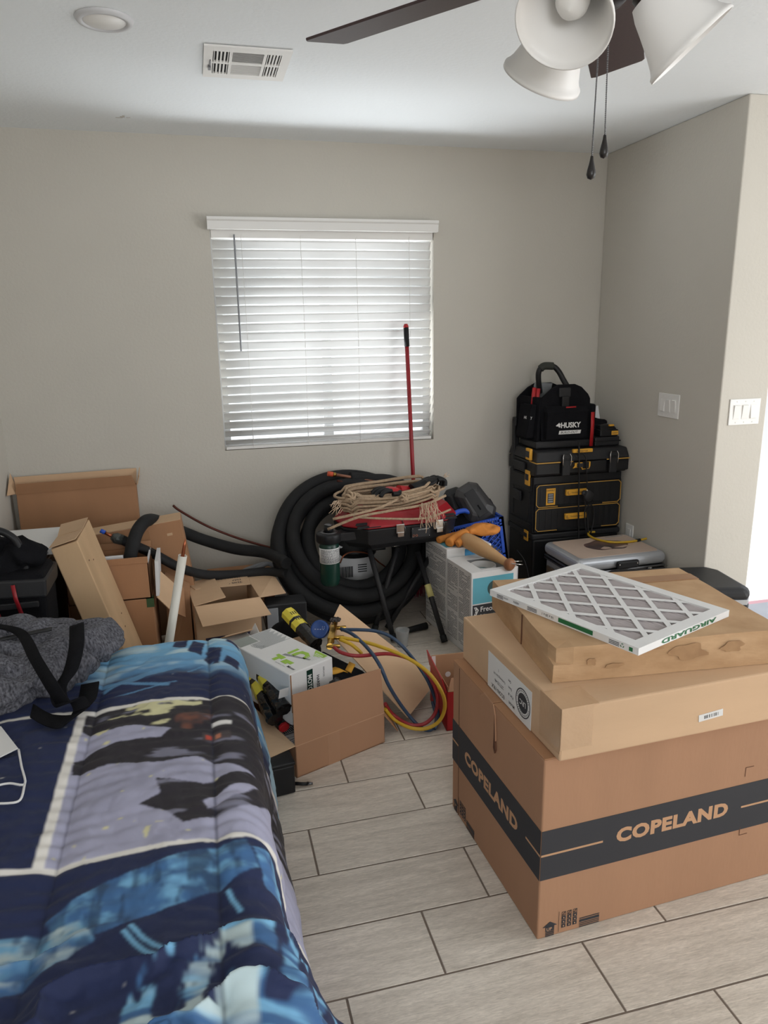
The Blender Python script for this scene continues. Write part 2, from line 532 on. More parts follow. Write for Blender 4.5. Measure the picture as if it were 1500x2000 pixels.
# ------------------------------------------------------------------ window and blind
wn = thing('window_1', '', '', ((WX0 + WX1) / 2, YB + .1, WZ0))
del wn['label'], wn['category']
struct(wn)
b = MB()
f = .04
for lo, hi in (((WX0, WZ0), (WX1, WZ0 + f)), ((WX0, WZ1 - f), (WX1, WZ1)), ((WX0, WZ0 + f), (WX0 + f, WZ1 - f)), ((WX1 - f, WZ0 + f), (WX1, WZ1 - f))):
    b.box((lo[0], YB + .085, lo[1]), (hi[0], YB + .135, hi[1]))
b.build('window_frame', M_vinyl, wn, .003)
MB().box((.68, YB + .09, WZ0 + f), (.735, YB + .13, WZ1 - f)).build('mullion', M_vinyl, wn, .003)
MB().box((WX0 + f, YB + .095, 1.50), (WX1 - f, YB + .125, 1.545)).build('meeting_rail', M_vinyl, wn, .003)

bl = thing('window_blind', 'white horizontal slat blind hanging closed over the window', 'blind', ((WX0 + WX1) / 2, 3.99, WZ0))
b = MB().prism([(3.955, 2.022), (3.95, 2.06), (3.944, 2.066), (3.944, 2.08), (3.998, 2.08), (3.998, 2.022)], 0, 1.215, Matrix(((0, 0, 1, .103), (1, 0, 0, 0), (0, 1, 0, 0), (0, 0, 0, 1))))
b.build('valance', M_whitepl, bl, .002)
MB().box((WX0 + .005, 3.999, 1.985), (WX1 - .005, 4.05, 2.03)).build('headrail', M_whitepl, bl, .002)
NS = 24
zt, zb = 2.022, .935
for i in range(NS):
    z = zt - .02 - (zt - zb - .02) * i / (NS - 1)
    ang = radians(-57)
    if i >= NS - 3: ang = radians((-52, -44, -34)[i - NS + 3])
    yc = 4.027
    sag = .004 * sin(i * 2.1)
    prof = []
    for j in range(7):
        u = -0.0255 + .051 * j / 6
        cam_ = .0022 * (1 - (u / .0255) ** 2)
        prof.append((yc + u * cos(ang) - cam_ * sin(ang), z + u * sin(ang) + cam_ * cos(ang)))
    sk = .006 if i in (9, 10) else 0
    x0, x1 = WX0 + .008, WX1 - .012
    vs = []
    for x, dz in ((x0, 0), (x1, sk)):
        vs += [(x, y, zz + dz) for y, zz in prof]
    th = Vector((0, sin(ang), -cos(ang))) * .0028
    k = len(vs)
    vs += [tuple(Vector(p) + th) for p in vs]
    fs = []
    for j in range(6):
        fs.append((j, j + 1, 8 + j, 7 + j)); fs.append((k + j, k + 7 + j, k + 8 + j, k + j + 1))
    fs += [(0, 7, k + 7, k), (6, k + 6, k + 13, 13)]
    fs += [tuple([j for j in range(7)] + [k + j for j in range(6, -1, -1)]), tuple([7 + j for j in range(6, -1, -1)] + [k + 7 + j for j in range(7)])]
    MB().add(vs, fs, 0, True).build('slat', M_slat, bl)
MB().box((WX0 + .008, 4.004, .896), (WX1 - .012, 4.05, .912)).build('bottom_rail', M_whitepl, bl, .003)
for x in (.27, .575, .87, 1.165):
    MB().tube([(x, 3.999, 2.0), (x + .003, 3.998, 1.5), (x - .002, 3.998, .905)], .0012, 5).tube([(x + .004, 4.052, 2.0), (x + .004, 4.052, .905)], .0012, 5).build('ladder_cord', M_whitepl, bl)
MB().tube([(0.235, 3.985, 2.000), (0.234, 3.985, 1.420)], .0045, 8).build('tilt_wand', M_greycond, bl)

# ------------------------------------------------------------------ ceiling fittings
def downlight(x, y, label):
    t = thing('recessed_light', label, 'ceiling light', (x, y, ZC), 'recessed ceiling lights')
    Mx = fr((x, y, ZC))
    MB().lathe([(.062, -.004), (.066, -.012), (.080, -.010), (.086, -.002), (.086, 0), (.062, 0)], 40, Mx).build('trim_ring', M_ring, t)
    MB().lathe([(0, -.010), (.061, -.009), (.064, -.006)], 40, Mx).build('lens', M_bulb, t)
downlight(-.192, 2.641, 'round recessed ceiling light left of the air vent')
downlight(1.56, 2.607, 'round recessed ceiling light half hidden behind the fan blade')

vt = thing('ceiling_vent', 'white rectangular air vent with louvre panels in the ceiling', 'vent', (.252, 2.93, ZC))
VX0, VX1, VY0, VY1 = .105, .402, 2.775, 3.09
b = MB()
xs = [VX0, VX0 + .034, VX0 + .084, VX0 + .097, VX0 + .204, VX0 + .217, VX0 + .262, VX1]
ys = [VY0, VY0 + .045, VY0 + .148, VY0 + .165, VY0 + .27, VY1]
holes = {(1, 1), (3, 1), (5, 1), (1, 3), (3, 3), (5, 3)}
for i in range(7):
    for j in range(5):
        if (i, j) not in holes:
            b.box((xs[i], ys[j], ZC - .008), (xs[i + 1], ys[j + 1], ZC - .002))
b.build('faceplate', M_whitepl, vt)
MB().box((VX0 + .02, VY0 + .03, ZC - .0015), (VX1 - .02, VY1 - .03, ZC - .0005)).build('duct_shade', M_dark, vt)  # dark sheet painting the shade behind the louvres
for (i, j) in sorted(holes):
    b = MB()
    if i == 3:
        n = 9
        for q in range(n):
            y = ys[j] + (q + .5) * (ys[j + 1] - ys[j]) / n
            s_ = 1 if j == 1 else -1
            b.hexa([(xs[3], y - .005, ZC - .008), (xs[4], y - .005, ZC - .008), (xs[4], y - .003, ZC - .008), (xs[3], y - .003, ZC - .008),
                    (xs[3], y + s_ * .003, ZC - .001), (xs[4], y + s_ * .003, ZC - .001), (xs[4], y + .002 + s_ * .003, ZC - .001), (xs[3], y + .002 + s_ * .003, ZC - .001)])
    else:
        n = 4
        for q in range(n + 1):
            x = xs[i] + q * (xs[i + 1] - xs[i]) / n
            b.box((x - .0028, ys[j], ZC - .008), (x + .0028, ys[j + 1], ZC - .001))
    b.build('louvre', M_whitepl, vt)
MB().box((VX0 + .021, VY0 + .13, ZC - .012), (VX0 + .025, VY0 + .19, ZC - .008)).box((VX0 + .016, VY0 + .185, ZC - .016), (VX0 + .026, VY0 + .215, ZC - .008)).build('damper_lever', M_steel, vt)

# scuff marks on the ceiling near the back wall
b = MB()
for u, v, du, dv in ((0, 0, .03, .006), (.02, -.02, .02, .012), (.045, -.008, .018, .004), (.03, -.034, .012, .006)):
    b.box((-.265 + u, 3.74 + v, ZC - .0006), (-.265 + u + du, 3.74 + v + dv, ZC))
sc_ = b.build('ceiling_scuff', mat('bare_plaster', (186, 176, 164), .9)); struct(sc_); sc_.name = 'trim_1'

# ------------------------------------------------------------------ ceiling fan
HX, HY = .775, 1.385
fan = thing('ceiling_fan', 'ceiling fan with dark blades and frosted glass light shades', 'ceiling fan', (HX, HY, ZC))
H0 = fr((HX, HY, 0))
MB().lathe([(0, ZC), (.075, ZC), (.07, ZC - .04), (.03, ZC - .06), (.022, ZC - .07), (.022, 2.29)], 32, H0).build('canopy', M_bronze, fan)
MB().lathe([(.0, 2.30), (.06, 2.30), (.105, 2.27), (.115, 2.235), (.11, 2.20), (.08, 2.175), (.0, 2.175)], 40, H0).build('motor_housing', M_bronze, fan)
MB().lathe([(0, 2.18), (.045, 2.175), (.06, 2.15), (.06, 2.12), (.04, 2.10), (.02, 2.09), (.0, 2.088)], 32, H0).build('light_kit_hub', M_bronze, fan)
for k in range(5):
    a = 128.5 + 72 * k
    Mb = H0 @ Matrix.Rotation(radians(a), 4, 'Z') @ Matrix.Translation((0, 0, 2.19)) @ Matrix.Rotation(radians(-11), 4, 'X')
    poly = [(.19, -.055), (.30, -.066), (.665, -.072), (.675, -.066), (.685, .055), (.678, .066), (.30, .066), (.19, .055)]
    bl_ = MB().prism(poly, -.003, .003, Mb).build('blade', M_fan, fan, .0015)
    MB().prism([(.09, -.018), (.16, -.014), (.20, -.035), (.24, -.03), (.245, .03), (.20, .035), (.16, .014), (.09, .018)], .003, .007, Mb).build('blade_iron', M_bronze, fan, .001)
for k in range(3):
    a = radians(-139 + 120 * k)
    dv = Vector((cos(a), sin(a), 0))
    ax = (dv * .66 + Vector((0, 0, -.75))).normalized()
    neck = Vector((HX, HY, 2.125)) + dv * .083
    Mx = Matrix.Translation(neck) @ ax.to_track_quat('Z', 'Y').to_matrix().to_4x4()
    MB().tube([Vector((HX, HY, 2.14)) + dv * .05, Vector((HX, HY, 2.142)) + dv * .075, neck, neck + ax * .012], .013, 10).lathe([(.026, -.004), (.032, .0), (.032, .018), (.02, .022)], 24, Mx).build('lamp_arm', M_bronze, fan)
    sh = [(.040, .012), (.048, .03), (.055, .055), (.064, .085), (.074, .112), (.080, .122), (.0845, .126), (.0850, .133)]
    prof = sh + [(r - .003, z) for r, z in reversed(sh)]
    MB().lathe(prof, 48, Mx).build('lamp_shade', M_frost, fan)
    MB().lathe([(.012, .0), (.014, .03), (.022, .05), (.029, .07), (.029, .082), (.02, .098), (0, .104)], 24, Mx).build('bulb', M_bulb, fan)
for (p0, p1, nm) in (((0.808, 1.440, 2.063), (0.805, 1.440, 1.859), 0), ((0.838, 1.460, 2.139), (0.843, 1.460, 1.904), 1)):
    a, b_ = Vector(p0), Vector(p1)
    n = 62
    b = MB().tube([a + Vector((0, 0, .1)), b_], .0007, 5)
    for i in range(n):
        b.ell(a.lerp(b_, i / (n - 1)), (.0019, .0019, .0019), None, 0, 6, 4)
    ch = b.build('pull_chain', M_steel, fan)
    MB().lathe([(0, 0), (.003, -.002), (.004, -.010), (.0085, -.028), (.0095, -.036), (.007, -.043), (0, -.046)], 20, fr(b_)).build('chain_fob', mat('dark_turned_wood', (30, 26, 24), .35) if nm == 0 else bpy.data.materials['dark_turned_wood'], ch)

# ------------------------------------------------------------------ switch plates and outlet
def switchplate(M, w_, h_, n, label, states):
    t = thing('light_switch', label, 'light switch', M.translation)
    MB().box((-w_ / 2, -h_ / 2, 0), (w_ / 2, h_ / 2, .006), M).build('wall_plate', M_whitepl, t, .003)
    for i in range(n):
        u = (i - (n - 1) / 2) * .046
        s_ = .007 if states[i] else -.007
        MB().box((u - .0175, -.034, .004), (u + .0175, .034, .0068), M).build('rocker_frame', M_trim, t, .001)
        MB().hexa([(u - .0155, -.031, .005), (u + .0155, -.031, .005), (u + .0155, .031, .005), (u - .0155, .031, .005),
                   (u - .0155, -.031, .010 - s_ * .4), (u + .0155, -.031, .010 - s_ * .4), (u + .0155, .031, .010 + s_ * .4), (u - .0155, .031, .010 + s_ * .4)], M).build('rocker', M_whitepl, t, .001)
    b = MB()
    for i in range(n):
        u = (i - (n - 1) / 2) * .046
        for v in (-.048, .048): b.lathe([(0, .0068), (.003, .0066), (.0032, .006)], 10, M @ Matrix.Translation((u, v, 0)))
    b.build('plate_screw', M_trim, t)
switchplate(tm((XR, 3.266, 1.115), (0, -1, 0), (0, 0, 1)), .172, .122, 3, 'white triple light switch on the shaded right wall above the silver case', (0, 1, 1))
switchplate(tm((2.470, YR, 1.118), (1, 0, 0), (0, 0, 1)), .168, .122, 3, 'white triple light switch on the bright wall end beside the doorway', (1, 1, 0))
ot = thing('wall_outlet', 'white wall outlet low on the right wall behind the silver case', 'outlet', (XR, 3.53, .36))
Mo = tm((XR, 3.535, .355), (0, -1, 0), (0, 0, 1))
MB().box((-.037, -.06, 0), (.037, .06, .006), Mo).build('wall_plate', M_whitepl, ot, .003)
MB().box((-.0165, -.034, .004), (.0165, .034, .008), Mo).build('socket_face', M_trim, ot, .002)

# ================================================================== the three cartons and the air filter, right foreground
CW, CD, CH = .98, .568, .52
Mc = fr((.733, 1.393, 0), 2.9)
big = thing('cardboard_box', 'large brown carton on the floor with a wide black printed band all round', 'box', (.733, 1.393, 0))
b = MB().box((0, 0, 0), (CW, CD, CH), Mc)
b.build('box_body', M_card, big, .004)
# printing
Ff = lambda u, v, o=.0008: face(Mc, 'front', u, v, o)
Fl = lambda u, v, o=.0008: face(Mc, 'left', u, v, o)
bm_ = decal(Ff(0, 0, .0004), [(rect(.001, .179, CW - .001, .322), 0)], [M_ink], big, 'printed_band')
bl2 = decal(Fl(0, 0, .0004), [(rect(-CD + .001, .179, -.001, .322), 0)], [M_ink], big, 'printed_band')
decal(Ff(0, 0, .0009), [(rect(.001, .2485, .177, .254), 0), (rect(.608, .2485, .79, .254), 0)], [M_inkk], bm_, 'band_line')
decal(Fl(0, 0, .0009), [(rect(-.075, .2485, -.001, .254), 0), (rect(-CD + .001, .2485, -.52, .254), 0)], [M_inkk], bl2, 'band_line')
text('COPELAND', .0535, Ff(.217, .239, .0012), M_inkk, bm_, bold=.05, sx=1.17, space=1.09)
text('COPELAND', .0535, Fl(-.468, .231, .0012), M_inkk, bl2, bold=.05, sx=1.17, space=1.09)
def small_marks(F, u0):
    up = [(u0 + .017, .004), (u0 + .052, .004), (u0 + .052, .010), (u0 + .017, .010)]
    polys = []
    for q in range(3): polys.append((rect(u0 + .023, .003 + q * .005, u0 + .048, .006 + q * .005), 0))
    polys.append((rect(u0 + .023, .018, u0 + .048, .034), 0))
    polys.append(([(u0 + .015, .033), (u0 + .056, .033), (u0 + .0355, .047)], 0))
    polys.append((rect(u0 + .0605, .008, u0 + .0612, .07), 0))
    for c in range(3):
        for r in range(4):
            x, y = u0 + .069 + c * .0165, .018 + r * .0125
            if r < 3: polys.append((rect(x, y, x + .0115, y + .0105), 0))
            else:
                polys += [(rect(x, y, x + .0115, y + .001), 0), (rect(x, y + .0095, x + .0115, y + .0105), 0), (rect(x, y, x + .001, y + .0105), 0), (rect(x + .0105, y, x + .0115, y + .0105), 0),
                          ([(x, y), (x + .0015, y), (x + .0115, y + .0105), (x + .01, y + .0105)], 0)]
    for q in range(6):
        polys.append((rect(u0 + .122, .004 + q * .0052, u0 + .181, .0062 + q * .0052 + (.003 if q == 3 else 0)), 0))
    p = decal(F(0, 0, .0006), polys, [M_ink], big, 'handling_marks')
    text('UP', .013, F(u0 + .0255, .0205, .0013), M_inkk, p, bold=.01)
    dots = []
    for c in range(3):
        for r in range(3):
            x, y = u0 + .069 + c * .0165, .018 + r * .0125
            dots.append((rect(x + .0042, y + .0035, x + .0072, y + .007), 0))
    decal(F(0, 0, .0011), dots, [M_inkk], p, 'mark_symbol')
small_marks(Ff, 0)
small_marks(Fl, -.572)
decal(Ff(0, 0, .0005), [(rect(.609, .371, .636, .3725), 0), (rect(.609, .345, .6105, .3725), 0), (rect(.613, .160, .640, .1615), 0), (rect(.613, .160, .6145, .186), 0)], [M_inkred], big, 'corner_mark')
# seam on the left face with torn flap and taped upper edge
MB().box((-.0012, CD - .052, .002), (0, CD - .0505, CH - .002), Mc).build('seam', M_inkred, big)
MB().box((.0, 0, CH), (CW, CD * .5 - .0015, CH + .0035), Mc).box((0, CD * .5 + .0015, CH), (CW, CD, CH + .0035), Mc).build('top_flaps', M_card3, big, .0015)
tn = MB()
tn.prism([(-.30, .42), (-.262, .395), (-.255, .43), (-.262, .50), (-.275, .525), (-.335, .53), (-.36, .51), (-.365, .47), (-.345, .44)], 0, .004, Fl(0, 0, .0006))
tear = tn.build('torn_flap', M_card, big, .001)
MB().prism([(-.263, .50), (-.258, .43), (-.253, .398), (-.258, .384), (-.267, .397), (-.265, .43)], 0, .0050, Fl(0, 0, .0005)).build('torn_edge', M_inkred, tear)

Mm = fr((.760, 1.372, .5245), 2.3)
mid = carton('cardboard_box', 'flat tan carton with a white shipping label, in the middle of the three stacked cartons', Mm, .69, .592, .138, M_card2, .005, tape=False)
Gl = lambda u, v, o=.0008: face(Mm, 'left', u, v, o)
Gf = lambda u, v, o=.0008: face(Mm, 'front', u, v, o)
lb = MB().prism([(-.402, .002), (-.142, .002), (-.142, .110), (-.402, .110)], 0, .0008, Gl(0, 0, .0004)).build('shipping_label', M_label, mid)
LT = Gl(0, 0, .0015)
LU = LT @ Matrix.Rotation(pi, 4, 'Z')          # the label reads upside down
def lt(s, u, v, size, bold=0.0, sx=1.0): text(s, size, LU @ Matrix.Translation((-u, -v, 0)), M_ink, lb, bold=bold, sx=sx)
lt('Model:', -.232, .022, .013, .01); lt('ECON-19LK', -.292, .022, .016, .015)
lt('Part #', -.240, .045, .012, .008); lt('277132-46', -.300, .045, .013, .01)
lt('Desc:', -.250, .064, .010, .006); lt('Condensing Unit 19K', -.290, .064, .0095, .004, .9)
lt('Qty:', -.256, .083, .010, .006); lt('1', -.330, .083, .012, .006)
cx, cy = -.187, .056
ring = [(cx + .040 * cos(a * pi / 24), cy + .040 * sin(a * pi / 24)) for a in range(48)]
b = MB()
rin = [(cx + .037 * cos(a * pi / 24), cy + .037 * sin(a * pi / 24)) for a in range(48)]
for i in range(48):
    j = (i + 1) % 48
    b.prism([ring[i], ring[j], rin[j], rin[i]], 0, .0005, Gl(0, 0, .0012))
b.prism([(cx + .027 * cos(a * pi / 24), cy + .027 * sin(a * pi / 24)) for a in range(48)], 0, .0005, Gl(0, 0, .0012))
lg = b.build('round_logo', M_ink, lb)
text('LRC', .020, LU @ Matrix.Translation((-cx - .0185, -cy - .007, .0008)), M_label, lg, bold=.015)
for i in range(26):
    a = radians(200 + i * 9 if i < 13 else 200 + i * 9 + 40)
    MB  # ring lettering is drawn as short strokes
b = MB()
for i in range(34):
    a = 2 * pi * i / 34
    if i % 17 in (0, 1): continue
    Mx = Gl(0, 0, .0012) @ Matrix.Translation((cx + .0325 * cos(a), cy + .0325 * sin(a), 0)) @ Matrix.Rotation(a, 4, 'Z')
    b.box((-.0022, -.0009, 0), (.0022, .0009, .0004), Mx)
b.build('logo_ring_print', M_ink, lg)
st = MB().prism(rect(0, 0, .072, .019), 0, .0008, Gf(.389, .035, .0004) @ Matrix.Rotation(radians(5), 4, 'Z')).build('barcode_sticker', M_label, mid)
b = MB(); x = .016
rg = random.Random(5)
while x < .060:
    wd = rg.choice((.0008, .0014, .0022)); b.prism(rect(x, .005, x + wd, .014), 0, .0005, Gf(.389, .035, .0010) @ Matrix.Rotation(radians(5), 4, 'Z')); x += wd + rg.choice((.0012, .002, .004))
b.build('barcode', M_ink, st)
b = MB()
b.box((-.0008, -.0008, .03), (.085, .001, .1395), Mm).box((-.0008, -.0008, .02), (.001, .10, .1385), Mm).box((-.0006, -.0006, .1370), (.10, .09, .1390), Mm)
b.build('clear_tape', M_cleartape, mid)

Mt = fr((.797, 1.494, .6635), -5.6)
wb = thing('cardboard_box', 'worn water-stained carton with crushed corners, topmost of the three stacked cartons', 'box', (.797, 1.494, .6635))
bmx = bmesh.new()
bmesh.ops.create_cube(bmx, size=1)
for v in bmx.verts: v.co = Vector(((v.co.x + .5) * .625, (v.co.y + .5) * .505, (v.co.z + .5) * .094))
bmesh.ops.subdivide_edges(bmx, edges=bmx.edges[:], cuts=11, use_grid_fill=True)
for v in bmx.verts:
    n = noise.noise_vector(v.co * 9) * .0035 + noise.noise_vector(v.co * 30) * .0012
    if v.co.z < .001: n.z = 0
    if v.co.z > .09: n.z = min(n.z, 0) * .6
    corner = min(hypot(v.co.x, v.co.y), .06)
    v.co += n
    if corner < .05 and v.co.z > .05: v.co += Vector((.010, .010, -.006)) * (1 - corner / .05)
    v.co = Mt @ v.co
me = bpy.data.meshes.new('box_body'); bmx.to_mesh(me); bmx.free(); me.materials.append(M_stain)
for p in me.polygons: p.use_smooth = False
o = bpy.data.objects.new('box_body', me); COL.objects.link(o); setpar(o, wb)
MB().box((.33, .39, .0945), (.625, .44, .0960), Mt).build('tape', M_tape, wb)
MB().box((-.003, .225, .004), (.001, .228, .092), Mt).build('seam', M_inkred, wb)
M_damp = mat('damp_stain', (158, 122, 88), .9, rgb2=(178, 142, 104), vscale=26)
for (u, v, ru, rv) in ((.10, .05, .014, .010), (.36, .055, .05, .020), (.48, .06, .03, .014), (.25, .075, .04, .006), (.16, .035, .022, .007)):
    pts = []
    for q in range(24):
        a = 2 * pi * q / 24; k = 1 + .5 * noise.noise((u * 40 + cos(a) * 1.5, v * 40 + sin(a) * 1.5, .3))
        pts.append((u + ru * k * cos(a), max(.008, min(.088, v + rv * k * sin(a)))))
    MB().prism(pts, 0, .0004, face(Mt, 'front', 0, 0, .0038)).build('water_stain', M_damp, wb)

# pleated air filter 16 x 20 x 1
fo = Vector((.971, 1.400, .758))
ax_ = atan2(1.877 - 1.400, .786 - .971)
Mf = Matrix.Translation(fo) @ Matrix.Rotation(ax_, 4, 'Z')    # x runs from the front corner along the long edge, y towards -ve side
Lg, Sh, Th = .510, .395, .019
flt = thing('air_filter', 'white pleated furnace air filter lying flat on the topmost worn carton', 'air filter', tuple(fo))
def yy(v): return -v          # short side lies to the right of the long edge
b = MB()
bd = .034
for (x0, y0, x1, y1) in ((0, 0, Lg, bd), (0, Sh - bd, Lg, Sh), (0, bd, bd, Sh - bd), (Lg - bd, bd, Lg, Sh - bd)):
    b.box((x0, -y1, 0), (x1, -y0, Th), Mf)
frame_ = b.build('card_frame', M_white, flt)
b = MB()
def clip(p, d, x0, x1, y0, y1):
    t0, t1 = -9, 9
    for c, dd, lo, hi in ((p[0], d[0], x0, x1), (p[1], d[1], y0, y1)):
        a_, b_ = (lo - c) / dd, (hi - c) / dd
        if a_ > b_: a_, b_ = b_, a_
        t0, t1 = max(t0, a_), min(t1, b_)
    return t0, t1
sw = .0145
pitchx = .124
d1 = Vector((.124, .099, 0)).normalized()
for sgn in (1, -1):
    dd = (d1.x, d1.y * sgn)
    for q in range(-5, 10):
        p = (q * pitchx + .062, 0 if sgn > 0 else 0)
        t0, t1 = clip(p, dd, bd - .012, Lg - bd + .012, bd - .012, Sh - bd + .012)
        if t1 - t0 < .02: continue
        a_ = Vector((p[0] + dd[0] * t0, -(p[1] + dd[1] * t0), Th - .0026 if sgn > 0 else Th - .0024))
        e_ = Vector((p[0] + dd[0] * t1, -(p[1] + dd[1] * t1), a_.z))
        n_ = (e_ - a_).normalized().cross(Vector((0, 0, 1))) * sw * .5
        b.hexa([a_ - n_, e_ - n_, e_ + n_, a_ + n_] + [v + Vector((0, 0, .0012)) for v in (a_ - n_, e_ - n_, e_ + n_, a_ + n_)], Mf)
b.build('support_lattice', M_white, flt)
b = MB()
npl = 24
vs, fs = [], []
for i in range(npl * 2 + 1):
    y = bd - .004 + (Sh - 2 * bd + .008) * i / (npl * 2)
    z = .0150 if i % 2 else .0015
    for j in range(9):
        x = bd - .004 + (Lg - 2 * bd + .008) * j / 8
        vs.append((x, -(y + .002 * noise.noise((x * 20, i, 0))), z + .001 * noise.noise((x * 30, i * 3, 1))))
for i in range(npl * 2):
    for j in range(8): fs.append((i * 9 + j, i * 9 + j + 1, (i + 1) * 9 + j + 1, (i + 1) * 9 + j))
MB().add(vs, fs, 0, False, Mf).build('pleated_media', M_pleat, flt)
# printing on the two near edges
XA, YA = Mf.to_3x3() @ Vector((1, 0, 0)), Mf.to_3x3() @ Vector((0, -1, 0))
E1 = tm(fo - YA * .0006, -XA, (0, 0, 1))       # long near edge, reads from the left corner to the front corner
# u measured from the left corner
E1 = tm(fo + XA * Lg - YA * .0006, -XA, (0, 0, 1))
decal(E1, [(rect(.262, .0045, .375, .0165), 0)], [M_green], frame_, 'green_stripe')
decal(E1, [(rect(.484, .004, .494, .014), 0)], [M_green], frame_, 'green_square')
E1u = E1 @ Matrix.Rotation(pi, 4, 'Z')
text('16 x 20 x 1', .0095, E1u @ Matrix.Translation((-.246, -.0125, .0004)), M_ink, frame_, bold=.01, sx=1.0)
text('MERV', .010, E1u @ Matrix.Translation((-.118, -.0135, .0004)), M_ink, frame_, bold=.0, sx=.9)
text('LISTED', .006, E1u @ Matrix.Translation((-.075, -.012, .0004)), M_ink, frame_)
pl = []
for u0, u1 in ((.03, .055), (.15, .185), (.425, .455)):
    for q in range(3): pl.append((rect(u0, .004 + q * .004, u1, .0055 + q * .004), 0))
decal(E1, pl, [M_ink], frame_, 'fine_print')
b = MB()
for q in range(3):
    a = radians(90 + 120 * q)
    Mx = E1 @ Matrix.Translation((.464, .0095, 0)) @ Matrix.Rotation(a, 4, 'Z')
    b.prism([(.0045, -.0028), (.006, 0), (.0045, .0028), (.003, .0022), (.004, 0), (.003, -.0022)], 0, .0005, Mx)
b.build('recycling_mark', M_green, frame_)
E2 = tm(fo - XA * .0006, YA, (0, 0, 1))
E2u = E2 @ Matrix.Rotation(pi, 4, 'Z')
text('AIRGUARD', .0165, E2u @ Matrix.Translation((-.330, -.0155, .0004)), M_green, frame_, bold=.03, sx=2.9)

# ================================================================== bed
bed = thing('bed', 'bed along the left wall hidden under the blue comforter', 'bed', (-.48, 1.38, 0))
MB().box((-.955, .42, .24), (-.03, 2.36, .485)).build('mattress', M_mattress, bed, .05, seg=4)
MB().box((-.955, .44, .08), (-.05, 2.34, .238)).build('box_spring', M_navy, bed, .015)
for x in (-.9, -.12):
    for y in (.5, 2.28):
        MB().lathe([(0, 0), (.022, 0), (.026, .08), (0, .08)], 14, fr((x, y, 0))).build('leg', M_blackpl, bed)

# comforter: a draped quilt surface, the print held in its own colours
A0, A1, B0, B1 = -.955, .56, .34, 2.62      # cloth coordinates (metres)
NA, NB = 560, 840
ga = np.linspace(A0, A1, NA); gb = np.linspace(B0, B1, NB)
AA, BB = np.meshgrid(ga, gb)
def vnoise(x, y, seed=0):
    xi, yi = np.floor(x).astype(int), np.floor(y).astype(int)
    xf, yf = x - xi, y - yi
    u, v = xf * xf * (3 - 2 * xf), yf * yf * (3 - 2 * yf)
    def h(i, j):
        n = (i * 374761393 + j * 668265263 + seed * 974634777) & 0xffffffff
        n = ((n ^ (n >> 13)) * 1274126177) & 0xffffffff
        return ((n ^ (n >> 16)) & 0xffff) / 65535.0
    return (h(xi, yi) * (1 - u) + h(xi + 1, yi) * u) * (1 - v) + (h(xi, yi + 1) * (1 - u) + h(xi + 1, yi + 1) * u) * v
def fbm(x, y, seed=0, o=4):
    s_, a_, t_ = 0, .5, 0
    for i in range(o):
        s_ = s_ + a_ * vnoise(x * 2 ** i, y * 2 ** i, seed + i); t_ += a_; a_ *= .5
    return s_ / t_
ea, eb = -.02, 2.345
ZT, RR = .500, .085
ca_, cb_ = np.minimum(AA, ea), np.minimum(BB, eb)
da, db = AA - ca_, BB - cb_
D = np.hypot(da, db); Ds = np.maximum(D, 1e-6)
th_ = np.minimum(D / RR, pi / 2)
fall = np.maximum(D - RR * pi / 2, 0)
flare = .075 * (fall / .42) + .21 * np.exp(-((BB - 0.92) / .24) ** 2) * (fall / .42)
out = RR * np.sin(th_) + flare
dz = RR * (1 - np.cos(th_)) + fall * .97
PX = ca_ + da / Ds * out; PY = cb_ + db / Ds * out
PZ = np.maximum(ZT - dz, .012)
# quilting: seams along the bed with padding between, wrinkles and bunching at the near end
seams = np.array([-.95, -.655, -.345, -.035, .27, .58])
dist = np.min(np.abs(AA[..., None] - seams), axis=-1)
puff = .018 * (1 - np.exp(-(dist / .035))) 
wr = (fbm(AA * 5, BB * 7, 3) - .5) * .03 + (fbm(AA * 18 + fbm(AA * 4, BB * 4, 9) * 3, BB * 11, 5) - .5) * .010 * np.clip(1.2 - D * 3, .15, 1)
cross = np.exp(-(dist / .09)) * np.sin(BB * 150 + fbm(AA * 6, BB * 6, 8) * 9) * .0022
bunch = np.clip((1.16 - BB) / .12, 0, 1) * np.clip((BB - .3) / .2, 0, 1) * np.clip((AA + .62) / .3, 0, 1)
ridge = np.abs(fbm(AA * 4.5 + BB * 2.2, BB * 6 - AA * 2, 21) - .5)
bulge = bunch * (.045 + .034 * np.exp(-(ridge / .07)) - .03)
bulge = bulge * np.clip(1.15 - D * 2.6, .1, 1)
hgt = puff + wr + cross + bulge
hgt = np.where(BB > 2.3, hgt * .8, hgt)
nx = np.where(D > 0, da / Ds * np.sin(th_), 0); ny = np.where(D > 0, db / Ds * np.sin(th_), 0); nz = np.cos(th_)
edge = np.clip((.52 - D) / .06, 0, 1)
PX = PX + nx * hgt * edge; PY = PY + ny * hgt * edge; PZ = PZ + nz * hgt
PX = np.maximum(PX, XL + .006)
